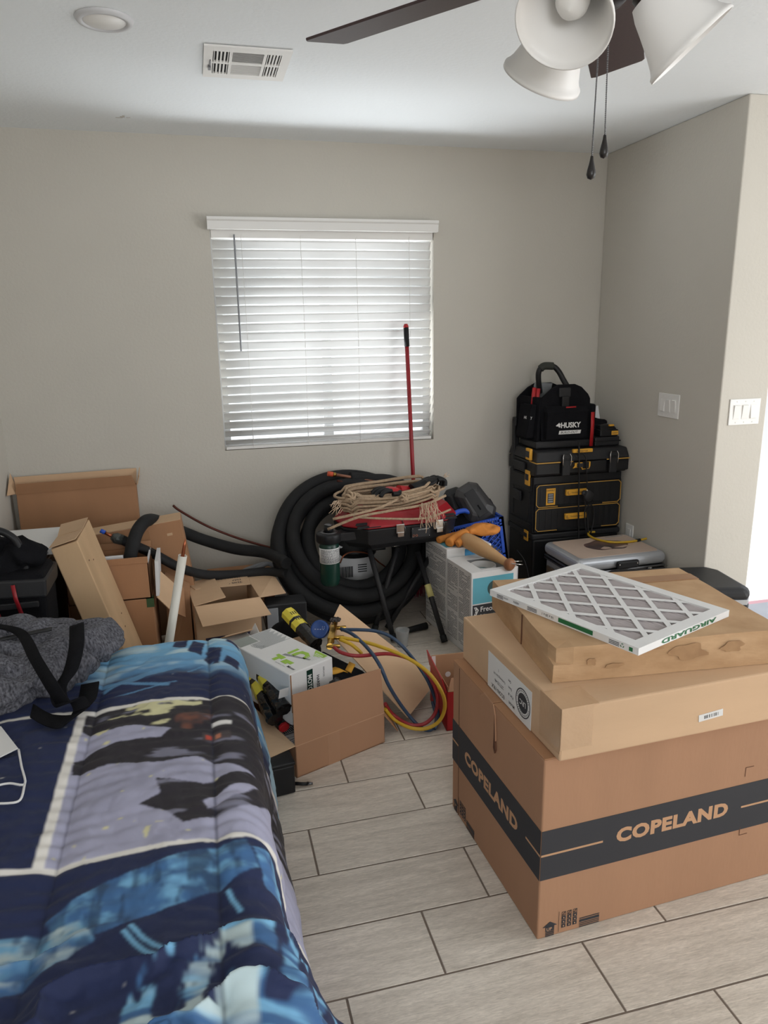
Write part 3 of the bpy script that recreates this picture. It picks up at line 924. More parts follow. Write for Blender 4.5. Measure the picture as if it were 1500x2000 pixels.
# --- print
def L3(c): return np.array(lin(c))
navy, lblue, mblue, pale = L3((19, 33, 74)), L3((120, 178, 216)), L3((66, 112, 164)), L3((196, 216, 220))
lav, cream, dark, whit = L3((168, 168, 192)), L3((222, 216, 160)), L3((34, 29, 38)), L3((232, 228, 222))
colr = np.ones(AA.shape + (3,)) * navy
def put(mask, c):
    global colr
    m_ = np.clip(mask, 0, 1)[..., None]
    colr = colr * (1 - m_) + c * m_
def sm(x, a, b): return np.clip((x - a) / (b - a), 0, 1)
def poly_mask(P):
    P = np.array(P); ins = np.zeros(AA.shape, bool)
    for i in range(len(P)):
        (x0, y0), (x1, y1) = P[i], P[(i + 1) % len(P)]
        c = ((y0 > BB) != (y1 > BB)) & (AA < (x1 - x0) * (BB - y0) / ((y1 - y0) + 1e-12) + x0)
        ins ^= c
    return ins.astype(float)
f1, f2, f3 = fbm(AA * 9, BB * 26, 31), fbm(AA * 14, BB * 14, 37), fbm(AA * 40, BB * 9, 41)
stars = (vnoise(AA * 70, BB * 70, 51) > .985).astype(float)
put(stars * .7, whit)
# pale blue foot end with navy lattice patches
put(sm(BB + .10 * f2 + .06 * AA, 2.15, 2.22), mblue * .55 + lblue * .45)
put(sm(BB + .12 * f1, 2.23, 2.34), lblue)
put(sm(f1, .52, .72) * sm(BB, 2.12, 2.2) * .8, pale)
for c0, c1 in (((-.15, 2.33), (-.05, 2.20)), ((.02, 2.36), (.12, 2.24))):
    for q in range(3):
        for r_ in range(2):
            a0 = c0[0] + (c1[0] - c0[0]) * q / 2 + r_ * .055; b0 = c0[1] + (c1[1] - c0[1]) * q / 2 - r_ * .02
            put(poly_mask([(a0, b0), (a0 + .044, b0 - .03), (a0 + .05, b0 + .035), (a0 + .012, b0 + .05)]), navy)
for (x0, y0, x1, y1, wd) in ((-.34, 2.08, -.08, 2.19, .018), (-.36, 2.12, -.15, 2.05, .010), (-.30, 2.02, -.13, 2.07, .004), (-.10, 2.13, -.02, 2.19, .003)):
    dx, dy = x1 - x0, y1 - y0; ln = hypot(dx, dy)
    t_ = ((AA - x0) * dx + (BB - y0) * dy) / ln ** 2; ds = np.abs((AA - x0) * dy - (BB - y0) * dx) / ln
    put(((ds < wd * (.4 + .9 * f1)) & (t_ > 0) & (t_ < 1)).astype(float) * .75, mblue * .4 + lblue * .6)
put((D > .38) * sm(BB, 1.9, 2.0), pale * .5 + lblue * .5)
# the framed centre panel: lavender ground with an abstract dark blot
PB0, PB1, PA0 = 1.345, 1.955, -.375
inp = ((BB > PB0) & (BB < PB1) & (AA > PA0)).astype(float)
put(inp, lav)
put(inp * sm(f2, .5, .75) * .35, lav * .55)
specks = (vnoise(AA * 34, BB * 48, 61) > .9) * (fbm(AA * 60, BB * 60, 66) > .45)
put(inp * specks * .8, cream)
blot = [(-.37, 1.945), (-.22, 1.95), (-.06, 1.955), (.12, 1.955), (.34, 1.94), (.50, 1.84), (.50, 1.62), (.36, 1.57), (.20, 1.60), (.10, 1.575), (.0, 1.62), (-.08, 1.655), (-.18, 1.65), (-.26, 1.67), (-.36, 1.66), (-.37, 1.73), (-.28, 1.76), (-.16, 1.77), (-.13, 1.80), (-.22, 1.84), (-.32, 1.82), (-.37, 1.87)]
wob = lambda P, k, s_: [(x + k * (noise.noise((x * 9, y * 9, s_))), y + k * noise.noise((x * 9, y * 9, s_ + 5))) for x, y in P]
put(inp * poly_mask(wob(blot, .02, 1)), dark)
blot2 = [(-.17, 1.575), (-.06, 1.56), (.04, 1.59), (.14, 1.585), (.13, 1.53), (.07, 1.46), (-.02, 1.41), (-.10, 1.405), (-.14, 1.45), (-.20, 1.48), (-.15, 1.51)]
put(inp * poly_mask(wob(blot2, .015, 3)), dark)
put(inp * poly_mask([(-.06, 1.47), (.02, 1.53), (.07, 1.55), (.02, 1.48), (-.05, 1.44)]), lav * 1.1)
inb = inp * np.clip(poly_mask(blot) + poly_mask(blot2), 0, 1)
put(inb * sm(fbm(AA * 7, BB * 34, 71), .64, .72) * .6, lav * .8)
put(inb * sm(fbm(AA * 12, BB * 30, 75), .60, .66) * (AA < -.06) * (BB > 1.76), cream * .8 + .1)
put(inb * sm(fbm(AA * 10, BB * 10, 77), .62, .72) * (np.hypot(AA + .10, BB - 1.86) < .07), L3((120, 74, 58)))
for (x0, y0, wd, hh, c) in ((-.035, 1.80, .05, .014, (222, 220, 218)), (-.06, 1.735, .07, .035, (70, 60, 62)), (-.052, 1.742, .016, .02, (196, 72, 52)), (-.028, 1.742, .016, .02, (190, 120, 90)), (.13, 1.845, .075, .018, (70, 66, 70)), (.145, 1.85, .014, .008, (224, 216, 204)), (.175, 1.85, .014, .008, (206, 96, 92))):
    put(((AA > x0) & (AA < x0 + wd) & (BB > y0) & (BB < y0 + hh)).astype(float), L3(c))
for lo, hi in ((PB0 - .012, PB0 + .004), (PB1 - .004, PB1 + .012)):
    put(((BB + .006 * f2 > lo) & (BB + .006 * f2 < hi)).astype(float), whit)
put(((AA > PA0 - .014) & (AA < PA0 + .008) & (BB > PB0) & (BB < PB1)).astype(float), whit)
# near end: streaked blue shapes on navy
def blob(P, k, s_, cols, fx, fy):
    m_ = poly_mask(wob(P, k, s_))
    n_ = fbm(AA * fx, BB * fy, 80 + s_)
    put(m_, cols[0]); put(m_ * sm(n_, .36, .66), cols[1]); put(m_ * sm(fbm(AA * fx * 1.6, BB * fy * 2.4, 90 + s_), .46, .80), cols[2]); put(m_ * sm(fbm(AA * fx * 3, BB * fy * .9, 120 + s_, 5), .56, .66) * .7, cols[0] * .5)
blob([(-.34, 1.20), (-.24, 1.27), (-.10, 1.305), (.02, 1.32), (.04, 1.24), (-.03, 1.20), (-.14, 1.16), (-.30, 1.12)], .02, 7, (mblue * .6, mblue, lblue), 16, 16)
blob([(.03, 1.30), (.08, 1.32), (.13, 1.28), (.12, 1.20), (.05, 1.19)], .01, 8, (mblue, lblue * .8, lblue), 18, 18)
blob([(-.70, 1.13), (-.46, 1.16), (-.28, 1.18), (-.24, 1.12), (-.36, 1.03), (-.52, .98), (-.74, .99)], .02, 9, (mblue * .8, lblue * .8, pale * .8), 14, 20)
pm = (np.hypot((AA - .03) / .24, (BB - .84) / .25) + .18 * (fbm(AA * 7, BB * 30, 95) - .5) < 1).astype(float) * (AA > -.24)
put(pm, mblue * .8)
put(pm * sm(fbm(AA * 8, BB * 42, 97), .45, .55), lblue)
put(pm * (AA < .005) * sm(fbm(AA * 6, BB * 36, 99), .40, .60), pale * .92)
put(pm * (BB > .92) * sm(fbm(AA * 40, BB * 16, 93), .48, .54) , navy)
put(((np.hypot((AA - .16) / .07, (BB - .78) / .10)) < 1).astype(float) * .8, mblue * .6)
for (x0, y0, x1, y1) in ((-.20, 1.13, -.14, 1.04), (-.19, 1.14, -.12, 1.04), (-.02, 1.19, .0, 1.13), (.10, 1.18, .16, 1.10), (.11, 1.19, .17, 1.11)):
    dx, dy = x1 - x0, y1 - y0; ln = hypot(dx, dy)
    t_ = ((AA - x0) * dx + (BB - y0) * dy) / ln ** 2; ds = np.abs((AA - x0) * dy - (BB - y0) * dx) / ln
    put(((ds < .004) & (t_ > 0) & (t_ < 1)).astype(float), lblue)
put((np.min(np.abs(AA[..., None] - seams), axis=-1) < .0022).astype(float) * .6, navy * .4)
for ax_i in (0, 1):      # soften the print edges as dye does
    colr = (np.roll(colr, 1, ax_i) + 2 * colr + np.roll(colr, -1, ax_i)) / 4
me = bpy.data.meshes.new('comforter')
vs = np.stack([PX, PY, PZ], -1).reshape(-1, 3)
idx = np.arange(NA * NB).reshape(NB, NA)
qd = np.stack([idx[:-1, :-1], idx[:-1, 1:], idx[1:, 1:], idx[1:, :-1]], -1).reshape(-1, 4)
me.vertices.add(len(vs)); me.vertices.foreach_set('co', vs.ravel())
me.loops.add(qd.size); me.loops.foreach_set('vertex_index', qd.ravel())
me.polygons.add(len(qd)); me.polygons.foreach_set('loop_start', np.arange(0, qd.size, 4)); me.polygons.foreach_set('loop_total', np.full(len(qd), 4))
me.polygons.foreach_set('use_smooth', np.ones(len(qd), bool))
me.update(); me.validate()
ca = me.color_attributes.new('print', 'FLOAT_COLOR', 'POINT')
ca.data.foreach_set('color', np.concatenate([colr.reshape(-1, 3), np.ones((NA * NB, 1))], 1).ravel().astype(np.float32))
me.materials.append(mat('printed_microfibre', (40, 56, 92), .75, attr='print', sheen=.05, bump=.05, bscale=400))
cf = bpy.data.objects.new('comforter', me); COL.objects.link(cf)
tag(cf, 'navy and light blue printed comforter draped over the bed down to the floor', 'comforter')
sd = cf.modifiers.new('solidify', 'SOLIDIFY'); sd.thickness = .006; sd.offset = -1

# duffel bag slumped on the bed
duf = thing('duffel_bag', 'slumped grey melange duffel bag with black straps on the foot of the bed', 'bag', (-.62, 2.2, .52))
Md = Matrix.Translation((-.640, 2.215, .568)) @ Matrix.Rotation(radians(20), 4, 'Z')
def dfn(p):
    q = Vector(p)
    t_ = q.x / .37
    k = 1 - .25 * max(0, t_) ** 2
    q.y *= k; q.z *= (1 - .15 * max(0, t_))
    q.z = max(q.z, -.062)
    n_ = noise.noise_vector(Vector(p) * 7) * .045 + noise.noise_vector(Vector(p) * 19) * .018
    rid = abs(noise.noise(Vector((p.x * 6 + p.y * 5, p.y * 3, p.z * 6 + 3))))
    q += n_ * Vector((1, 1, .8)).length * .5
    q -= Vector(p).normalized() * max(0, .14 - rid) * .30
    q.z = max(q.z, -.066)
    return q
MB().ell((0, 0, 0), (.365, .24, .112), Md, 0, 90, 56, dfn).build('bag_body', M_melange, duf)
def on(u, v, h): return Md @ Vector((u, v, h))
for pth, wv in (
    ([(-0.656, 2.284, 0.670), (-0.547, 2.125, 0.700), (-0.474, 1.947, 0.690), (-0.428, 1.864, 0.655), (-0.409, 1.879, 0.590)], (.036, -.016, .010)),
    ([(-0.411, 2.207, 0.675), (-0.393, 2.066, 0.665), (-0.400, 1.982, 0.630), (-0.427, 1.942, 0.600), (-0.416, 1.910, 0.570), (-0.385, 1.936, 0.565), (-0.371, 1.915, 0.545)], (.040, .010, .006)),
    ([(-0.502, 1.944, 0.545), (-0.445, 1.891, 0.535), (-0.394, 1.884, 0.535), (-0.368, 1.967, 0.540), (-0.371, 2.076, 0.540)], [(.0, .05, .012), (.0, .05, .008), (.03, .05, .004), (.05, .01, .004), (.05, .0, .004)])):
    MB().ribbon(smooth_path(pth, 6), wv, .004).build('strap', M_blackfab, duf)
zp = MB().ribbon(smooth_path([on(-.30, -.05, .102), on(-.15, -.06, .098), on(.0, -.05, .100), on(.15, -.04, .094)], 6), (0, .014, .004), .004).build('zipper', M_blackpl2, duf)

fm = thing('face_mask', 'white cloth face mask with thin ear loops on the comforter', 'mask', (-.60, 1.78, .52))
MB().quadslab((-0.623, 1.909, 0.528), (-0.575, 1.719, 0.528), (-0.502, 1.778, 0.530), (-0.570, 1.904, 0.530), .003).build('mask_cloth', M_white, fm, .001)
MB().tube(smooth_path([(-0.500, 1.772, 0.532), (-0.479, 1.699, 0.530), (-0.455, 1.618, 0.530), (-0.488, 1.629, 0.530), (-0.510, 1.629, 0.530), (-0.529, 1.621, 0.530)], 5), .0028, 6).tube(smooth_path([(-0.455, 1.616, 0.530), (-0.452, 1.557, 0.530), (-0.476, 1.551, 0.530), (-0.515, 1.562, 0.530)], 5), .0028, 6).build('ear_loop', M_white, fm)

# ================================================================== left back corner
flat = thing('cardboard_box', 'wide flat opened brown carton leaning against the wall in the left back corner', 'box', (-.66, 3.9, 0))
b = MB()
b.hexa([(-.930, 3.86, 0), (-.355, 3.86, 0), (-.355, 3.95, 0), (-.930, 3.95, 0), (-.935, 3.93, .742), (-.357, 3.93, .752), (-.357, 3.985, .752), (-.935, 3.985, .742)])
b.build('box_body', M_card3, flat, .002)
MB().quadslab((-.936, 3.928, .742), (-.357, 3.928, .752), (-.372, 3.915, .806), (-.925, 3.915, .796), .004).build('flap', M_card3, flat)
MB().quadslab((-.94, 3.965, .742), (-.355, 3.965, .752), (-.350, 3.975, .832), (-.945, 3.975, .822), .004).build('flap', M_card2, flat)
MB().quadslab((-.938, 3.93, .742), (-.938, 3.985, .742), (-.958, 3.96, .845), (-.962, 3.86, .75), .004).build('flap', M_card2, flat)
MB().quadslab((-.353, 3.93, .752), (-.353, 3.985, .752), (-.335, 3.975, .835), (-.338, 3.92, .80), .004).build('flap', M_card2, flat)

# long slim carton leaning to the left
ax = Vector((.258, 0, -.966)); ux = Vector((.966, 0, .258))
o0 = Vector((-.590, 2.86, .735))
Ml = Matrix(((ux.x, 0, ax.x, o0.x), (0, 1, 0, o0.y), (ux.z, 0, ax.z, o0.z), (0, 0, 0, 1)))
ll = .725
lean = thing('cardboard_box', 'long slim battered carton leaning left behind the duffel bag', 'box', (-.40, 3.0, 0))
MB().hexa([(0, 0, 0), (.101, 0, 0), (.101, .335, 0), (0, .335, 0), (0, 0, ll + .0), (.101, 0, ll + .027), (.101, .335, ll + .027), (0, .335, ll)], Ml).build('box_body', mat('pale_cardboard', (204, 170, 132), .85, var=.06, vscale=8, bump=.06, bscale=80, stretch=(1, 1, .3)), lean, .004)
MB().quadslab(Ml @ Vector((-.002, -.002, -.006)), Ml @ Vector((.098, -.004, -.008)), Ml @ Vector((.10, .15, -.003)), Ml @ Vector((.0, .155, -.004)), .003).quadslab(Ml @ Vector((.0, .165, -.004)), Ml @ Vector((.10, .16, -.003)), Ml @ Vector((.10, .33, -.008)), Ml @ Vector((-.012, .335, -.014)), .003).build('flap', M_card2, lean)
b = MB()
rg = random.Random(11)
for (v, w_) in ((.05, .10), (.12, .12), (.2, .40), (.17, .45), (.07, .62), (.28, .70), (.12, .60)):
    b.ell(Ml @ Vector((.1015, v, w_)), (.0012, .006, .004), None, 0, 8, 5)
b.build('dark_spot', M_inkred, lean)  # small dark brown spots scattered over the wide side

# black tool bag with tubular handle, behind the duffel
tb = thing('tool_bag', 'large black open tool bag with tubular handle and red label in the left corner', 'tool bag', (-.76, 2.75, 0))
b = MB().hexa([(-.96, 2.62, 0), (-.60, 2.62, 0), (-.60, 2.84, 0), (-.96, 2.84, 0), (-.96, 2.63, .735), (-.575, 2.63, .715), (-.575, 2.83, .715), (-.96, 2.83, .735)])
b.build('bag_body', M_blackfab, tb, .02)
MB().hexa([(-.962, 2.615, .65), (-.572, 2.615, .63), (-.572, 2.845, .63), (-.962, 2.845, .65), (-.962, 2.62, .715), (-.568, 2.62, .695), (-.568, 2.84, .695), (-.962, 2.84, .715)]).build('collar', M_blackpl2, tb, .008)
for z in (.60, .535):
    MB().box((-.955, 2.607, z), (-.60, 2.62, z + .022)).build('webbing_strap', M_blackpl2, tb, .003)
hp = smooth_path([(-.93, 2.70, .62), (-.93, 2.70, .80), (-.885, 2.70, .860), (-.74, 2.70, .868), (-.675, 2.70, .835), (-.655, 2.70, .78), (-.64, 2.70, .66), (-.615, 2.69, .50)], 8)
MB().tube(hp, .0135, 12).build('handle', M_blackpl, tb)
for x in (-.745, -.672):
    MB().ribbon([(x, 2.603, .69), (x + .004, 2.600, .64), (x + .016, 2.603, .575)], (.013, 0, 0), .004).build('red_pull', M_redmet, tb)
lab = MB().hexa([(-.95, 2.600, .485), (-.648, 2.600, .50), (-.648, 2.612, .50), (-.95, 2.612, .485), (-.95, 2.600, .55), (-.648, 2.600, .565), (-.648, 2.612, .565), (-.95, 2.612, .55)]).build('red_label', M_red, tb, .003)
text('est', .026, tm((-.752, 2.5990, .528), (1, 0, .05), (0, 0, 1)), M_label, lab, bold=.02, shear=.3)
text('C', .018, tm((-.752, 2.5990, .510), (1, 0, .05), (0, 0, 1)), M_label, lab, bold=.01, shear=.3)
MB().box((-.648, 2.603, .35), (-.60, 2.62, .56)).build('side_pocket', M_blackpl2, tb, .006)
b = MB()
for p in ((-.9, 2.70, .765), (-.82, 2.76, .785), (-.76, 2.73, .775), (-.70, 2.78, .785), (-.63, 2.76, .775), (-.60, 2.74, .75), (-.68, 2.72, .76)):
    pass
b.ell((-.775, 2.735, .745), (.185, .095, .085), None, 0, 48, 24, lambda q: q + noise.noise_vector(q * 14) * .035 + noise.noise_vector(q * 45) * .012)
b.build('contents', M_blackfab, tb)
pw = MB().quadslab((-.96, 2.66, .826), (-.735, 2.66, .832), (-.745, 2.72, .845), (-.96, 2.72, .84), .003).build('leaflet', M_paper, None)
tag(pw, 'folded white leaflet lying in the black tool bag in the left corner', 'paper')
tote = thing('storage_tote', 'black storage tote under the flat white carton in the left back corner', 'tote', (-.8, 3.1, 0))
MB().hexa([(-.93, 2.98, 0), (-.66, 2.98, 0), (-.66, 3.36, 0), (-.93, 3.36, 0), (-.955, 2.94, .645), (-.645, 2.94, .645), (-.645, 3.40, .645), (-.955, 3.40, .645)]).build('tote_body', M_blackpl, tote, .01)
MB().box((-.96, 2.93, .645), (-.64, 3.41, .685)).build('lid', M_blackpl2, tote, .008)
wc = thing('cardboard_box', 'flat white printed carton on top of the black tote behind the tool bag', 'box', (-.8, 3.1, .686))
MB().box((-.955, 2.96, .686), (-.60, 3.30, .712)).build('box_body', M_white, wc, .003)
b = MB()
for q in range(7):
    b.box((-.90 + q * .042, 2.9592, .692 + (q % 2) * .006), (-.872 + q * .042, 2.96, .700 + (q % 3) * .004))
b.build('print', M_greycond, wc)

# carton with white papers, closed carton beneath
lowb = carton('cardboard_box', 'brown carton with green tape under the carton of white papers, behind the leaning slim carton', fr((-.62, 3.205, 0), 0), .352, .26, .376, M_card3, .003, tape=False)
MB().box((-.297, 3.2035, .335), (-.265, 3.205, .379)).box((-.297, 3.2035, .3765), (-.265, 3.23, .379)).build('green_tape', mat('green_tape', (58, 84, 50), .6), lowb)
upb = open_carton('cardboard_box', 'small open brown carton holding white papers, beside the leaning slim carton', fr((-.62, 3.205, .378), 0), .346, .25, .165, {'front': (4, .03), 'back': (4, .03), 'left': (10, .03)}, M_card3)
for k_, (x, t_, lb_) in enumerate(((-.262, .012, 'white booklet at the right edge of the carton of papers, nearest the pipe'), (-.285, .004, 'white sheet poking up inside the small carton of papers'))):
    bk = MB().hexa([(x - t_, 3.21, .385), (x + t_ * .2, 3.21, .385), (x + t_ * .2, 3.42, .385), (x - t_, 3.42, .385), (x - t_ + .008, 3.21, .548), (x + .012, 3.21, .548), (x + .012, 3.42, .548), (x - t_ + .008, 3.42, .548)])
    if k_ == 0:
        Mk = Matrix.Translation((.020, -.010, 0))
        bk.v = [tuple(Mk @ Vector(p)) for p in bk.v]
    tag(bk.build('booklet', M_paper, None, .001), lb_, 'booklet')
sh_ = MB().box((-.50, 3.24, .40), (-.38, 3.26, .572)).build('booklet', M_paper, None, .001)
tag(sh_, 'white booklet at the left in the carton of papers, by the hose end', 'booklet')

# tilted carton against the wall behind the hoses
ca_ = radians(6.5)
Mr = Matrix.Translation((-.62, 3.52, .02)) @ Matrix.Rotation(-ca_, 4, 'Y')
tilt = thing('cardboard_box', 'tilted brown carton with a square of tape, behind the black foam hoses', 'box', (-.4, 3.6, 0))
MB().box((0, 0, 0), (.555, .13, .568), Mr).build('box_body', M_card3, tilt, .003)
MB().quadslab(Mr @ Vector((.0, 0, .568)), Mr @ Vector((.555, 0, .568)), Mr @ Vector((.555, .10, .578)), Mr @ Vector((0, .10, .578)), .004).build('flap', M_card2, tilt)
MB().box((.31, -.0008, .47), (.40, 0, .545), Mr).build('tape', M_tape, tilt)
MB().box((.48, -.002, .50), (.505, 0, .512), Mr).build('torn_spot', M_card2, tilt)

# open carton lying behind the pipe, its pale inner flap showing
pf = thing('cardboard_box', 'opened tan carton with a slanting flap behind the white pipe', 'box', (-.15, 3.3, 0))
MB().quadslab((-0.240, 3.340, 0.457), (-0.254, 3.220, 0.372), (-0.206, 3.220, 0.310), (-0.176, 3.340, 0.382), .004).build('flap', M_card2, pf)
MB().quadslab((-0.176, 3.350, 0.379), (-0.208, 3.240, 0.297), (-0.140, 3.260, 0.246), (-0.141, 3.360, 0.356), .004).build('flap', M_card3, pf)
MB().hexa([(-.225, 3.30, 0), (-.115, 3.30, 0), (-.115, 3.50, 0), (-.225, 3.50, 0), (-.225, 3.37, .40), (-.115, 3.37, .33), (-.115, 3.50, .33), (-.225, 3.50, .40)]).build('box_body', M_card3, pf, .002)

# white plastic pipe with a copper tube sticking out
pp = thing('plastic_pipe', 'white plastic pipe leaning upright behind the bed', 'pipe', (-0.266, 2.843, 0.000))
p0, p1 = Vector((-0.264, 2.824, 0.010)), Vector((-0.108, 2.780, 0.690))
d_ = (p1 - p0)
n = 20
Mp = Matrix.Translation(p0) @ d_.to_track_quat('Z', 'Y').to_matrix().to_4x4()
Lp = d_.length
MB().lathe([(.0167, 0), (.0167, Lp), (.0135, Lp), (.0135, 0), (.0167, 0)], 28, Mp).build('pipe_wall', M_pvc, pp)
cu = MB().tube([p0.lerp(p1, .3), p0.lerp(p1, .98), p0.lerp(p1, 1.06), p0.lerp(p1, 1.10)], [.0075, .0075, .006, .001], 12).build('copper_tube', M_copper, None)
tag(cu, 'pointed copper tube poking out of the top of the white pipe', 'copper tube')

# open carton with flaps: THIS SIDE / HANDLE WITH CARE
Mo_ = fr((-.096, 3.245, 0), 7.0)
oc = open_carton('cardboard_box', 'open carton with spread flaps and upside-down printing, in front of the black coil', Mo_, .306, .335, .300, {}, M_card2)
Ro = Mo_.to_3x3()
def ol(u, v, z): return Mo_ @ Vector((u, v, z))
MB().quadslab(ol(.002, 0, .300), ol(.306, 0, .300), ol(.335, -.10, .245), ol(.02, -.105, .238), .004).build('flap', M_card2, oc, .0015)
MB().quadslab(ol(0, .335, .300), ol(0, .0, .300), ol(.148, .010, .318), ol(.140, .325, .316), .004).build('flap', M_card2, oc, .0015)
bf_ = MB().quadslab(ol(.306, .335, .302), ol(.0, .335, .302), ol(.03, .20, .308), ol(.30, .195, .298), .004).build('flap', M_card2, oc, .0015)
MB().quadslab(ol(.306, .0, .300), ol(.306, .335, .300), ol(.440, .30, .300), ol(.452, .09, .268), .004).build('flap', M_card2, oc, .0015)
TF = tm(ol(.26, .325, .3075), Ro @ Vector((-1, 0, 0)), Ro @ Vector((0, -1, .02)))
TF = tm(ol(.285, .315, .3075), Ro @ Vector((-1, .0, 0)), Ro @ Vector((0, -1, -.01)))
text('WITH CARE', .026, TF @ Matrix.Translation((0.02, -.002, 0)), M_ink, bf_, bold=.03, sx=.9)
text('HANDLE', .026, TF @ Matrix.Translation((0.02, .036, 0)), M_ink, bf_, bold=.02)
text('THIS SIDE', .026, TF @ Matrix.Translation((0.02, .074, 0)), M_ink, bf_, bold=.02)
MB().box((.04, -.0008, .10), (.27, 0, .135), Mo_).build('print', mat('navy_print', (42, 40, 66), .8), oc)

gm = thing('equipment_box', 'dark grey metal junction box under the right flap of the open carton', 'box', (.34, 3.2, 0))
MB().box((.235, 3.30, 0), (.43, 3.42, .245)).build('housing', M_blackpl2, gm, .006)
MB().box((.235, 3.294, .02), (.29, 3.30, .23)).build('cover_plate', M_greycond, gm, .003)
sm_ = carton('cardboard_box', 'small shallow brown carton by the wall behind the grey conduit loops', fr((-.06, 3.78, 0), 0), .38, .19, .225, M_card3, .003, tape=False)
MB().quadslab((-.06, 3.78, .226), (.32, 3.78, .226), (.30, 3.90, .262), (-.03, 3.90, .258), .004).build('flap', M_card3, sm_)
cl = MB()
for dx in (0, .042):
    pts = [Vector((.09 + dx, 3.66, .01)) + Vector((0, .0, 0))]
    pts = smooth_path([(.12 + dx, 3.70, .02), (.10 + dx, 3.71, .16), (.13 + dx, 3.72, .265), (.21 + dx, 3.73, .305), (.31, 3.75, .300), (.38, 3.72, .20), (.40, 3.70, .02)], 8)
    cl.tube(pts, .012, 12)
tag(cl.build('conduit_loop', M_greycond, None), 'two grey flexible conduit loops arching by the back wall', 'conduit')

# ================================================================== black insulated line-set coil leaning on the wall
coil = thing('hose_coil', 'big coil of black foam-covered tubing leaning against the wall under the window', 'hose coil', (.745, 3.36, 0))
CT = radians(44)
e1 = Vector((1, 0, 0)); e2 = Vector((0, sin(CT), cos(CT))); e3 = Vector((0, -cos(CT), sin(CT)))
e2 = Vector((0, cos(radians(51)), sin(radians(51)))); e3 = Vector((0, -sin(radians(51)), cos(radians(51))))
RT = .036
cc = Vector((.745, 3.455, 0)) + e2 * .435 + e3 * .03 + Vector((0, 0, .025))
rings_ = [(.405, -.005), (.400, .068), (.330, .030), (.322, .104), (.252, .060), (.262, -.012)]
b = MB()
for i, (R_, h_) in enumerate(rings_):
    pts = []
    for q in range(72):
        a = 2 * pi * q / 72
        rr = R_ + .006 * sin(2 * a + i) + .004 * sin(3 * a + i * 2)
        pts.append(cc + e1 * rr * cos(a) + e2 * rr * sin(a) + e3 * (h_ + .006 * sin(a * 2 + i * 1.7)))
    b.tube(pts, RT, 14, True)
b.build('foam_insulation', M_foam, coil)
# free ends running left along the wall
e_up = smooth_path([(0.364, 3.500, 0.384), (0.277, 3.660, 0.398), (0.125, 3.740, 0.411), (-0.029, 3.800, 0.455), (-0.129, 3.780, 0.512), (-0.200, 3.740, 0.562), (-0.250, 3.640, 0.621), (-0.287, 3.500, 0.660), (-0.320, 3.420, 0.641), (-0.340, 3.360, 0.601), (-0.357, 3.330, 0.545), (-0.371, 3.320, 0.484)], 6)
MB().tube(e_up, .030, 14).build('foam_insulation', M_foam, coil)
e_lo = smooth_path([(0.364, 3.520, 0.323), (0.267, 3.600, 0.315), (0.111, 3.600, 0.317), (-0.041, 3.560, 0.345), (-0.158, 3.500, 0.414), (-0.267, 3.460, 0.505), (-0.363, 3.440, 0.570), (-0.399, 3.440, 0.593)], 6)
MB().tube(e_lo, .023, 12).build('foam_insulation', M_foam, coil)
e_2 = smooth_path([(-0.089, 3.530, 0.366), (-0.200, 3.440, 0.458), (-0.283, 3.400, 0.539), (-0.382, 3.400, 0.573)], 6)
MB().tube(e_2, .014, 10).build('foam_insulation', M_foam, coil)
MB().tube([(-0.395, 3.440, 0.590), (-0.425, 3.440, 0.603), (-0.442, 3.440, 0.614)], [.024, .026, .014], 12).build('foil_wrap', mat('silver_grey_wrap', (86, 90, 88), .35, .5, bump=.6, bscale=60), coil)
MB().tube([(-0.429, 3.440, 0.606), (-0.471, 3.440, 0.634)], .0075, 10).build('copper_tube', M_copper, coil)
MB().tube([(-0.469, 3.440, 0.633), (-0.488, 3.440, 0.645)], .010, 10).build('blue_cap', M_blue, coil)
MB().tube(smooth_path([(-0.178, 3.900, 0.633), (-0.144, 3.890, 0.602), (-0.023, 3.860, 0.523), (0.106, 3.840, 0.458), (0.236, 3.800, 0.412), (0.392, 3.740, 0.369)], 5), .0065, 8).build('copper_tube', mat('dark_copper', (92, 48, 40), .45, .7), coil)
MB().tube(smooth_path([(0.769, 3.840, 0.728), (0.878, 3.850, 0.710), (1.027, 3.860, 0.686), (1.202, 3.840, 0.577)], 5), .034, 14).build('foam_insulation', M_foam, coil)
MB().tube([(0.668, 3.830, 0.760), (0.787, 3.830, 0.732), (0.926, 3.810, 0.698)], .0085, 12).build('copper_tube', mat('dull_copper', (150, 104, 84), .45, .7), coil)
MB().tube([(0.645, 3.830, 0.764), (0.674, 3.830, 0.758)], .0135, 12).build('orange_cap', mat('orange_plastic', (206, 84, 52), .5), coil)
MB().tube([(0.674, 3.830, 0.758), (0.690, 3.830, 0.754)], .012, 12).build('brass_ferrule', M_brass, coil)
MB().tube([(0.690, 3.800, 0.727), (0.780, 3.800, 0.704)], .006, 8).build('copper_tube', bpy.data.materials['dark_copper'], coil)
cw = smooth_path([(0.659, 3.620, 0.317), (0.682, 3.620, 0.358), (0.737, 3.640, 0.367), (0.825, 3.660, 0.341), (0.886, 3.680, 0.282), (0.963, 3.700, 0.208), (0.977, 3.700, 0.140), (0.959, 3.660, 0.081)], 6)
MB().tube(cw, .004, 8).build('copper_wire', M_copper, coil)

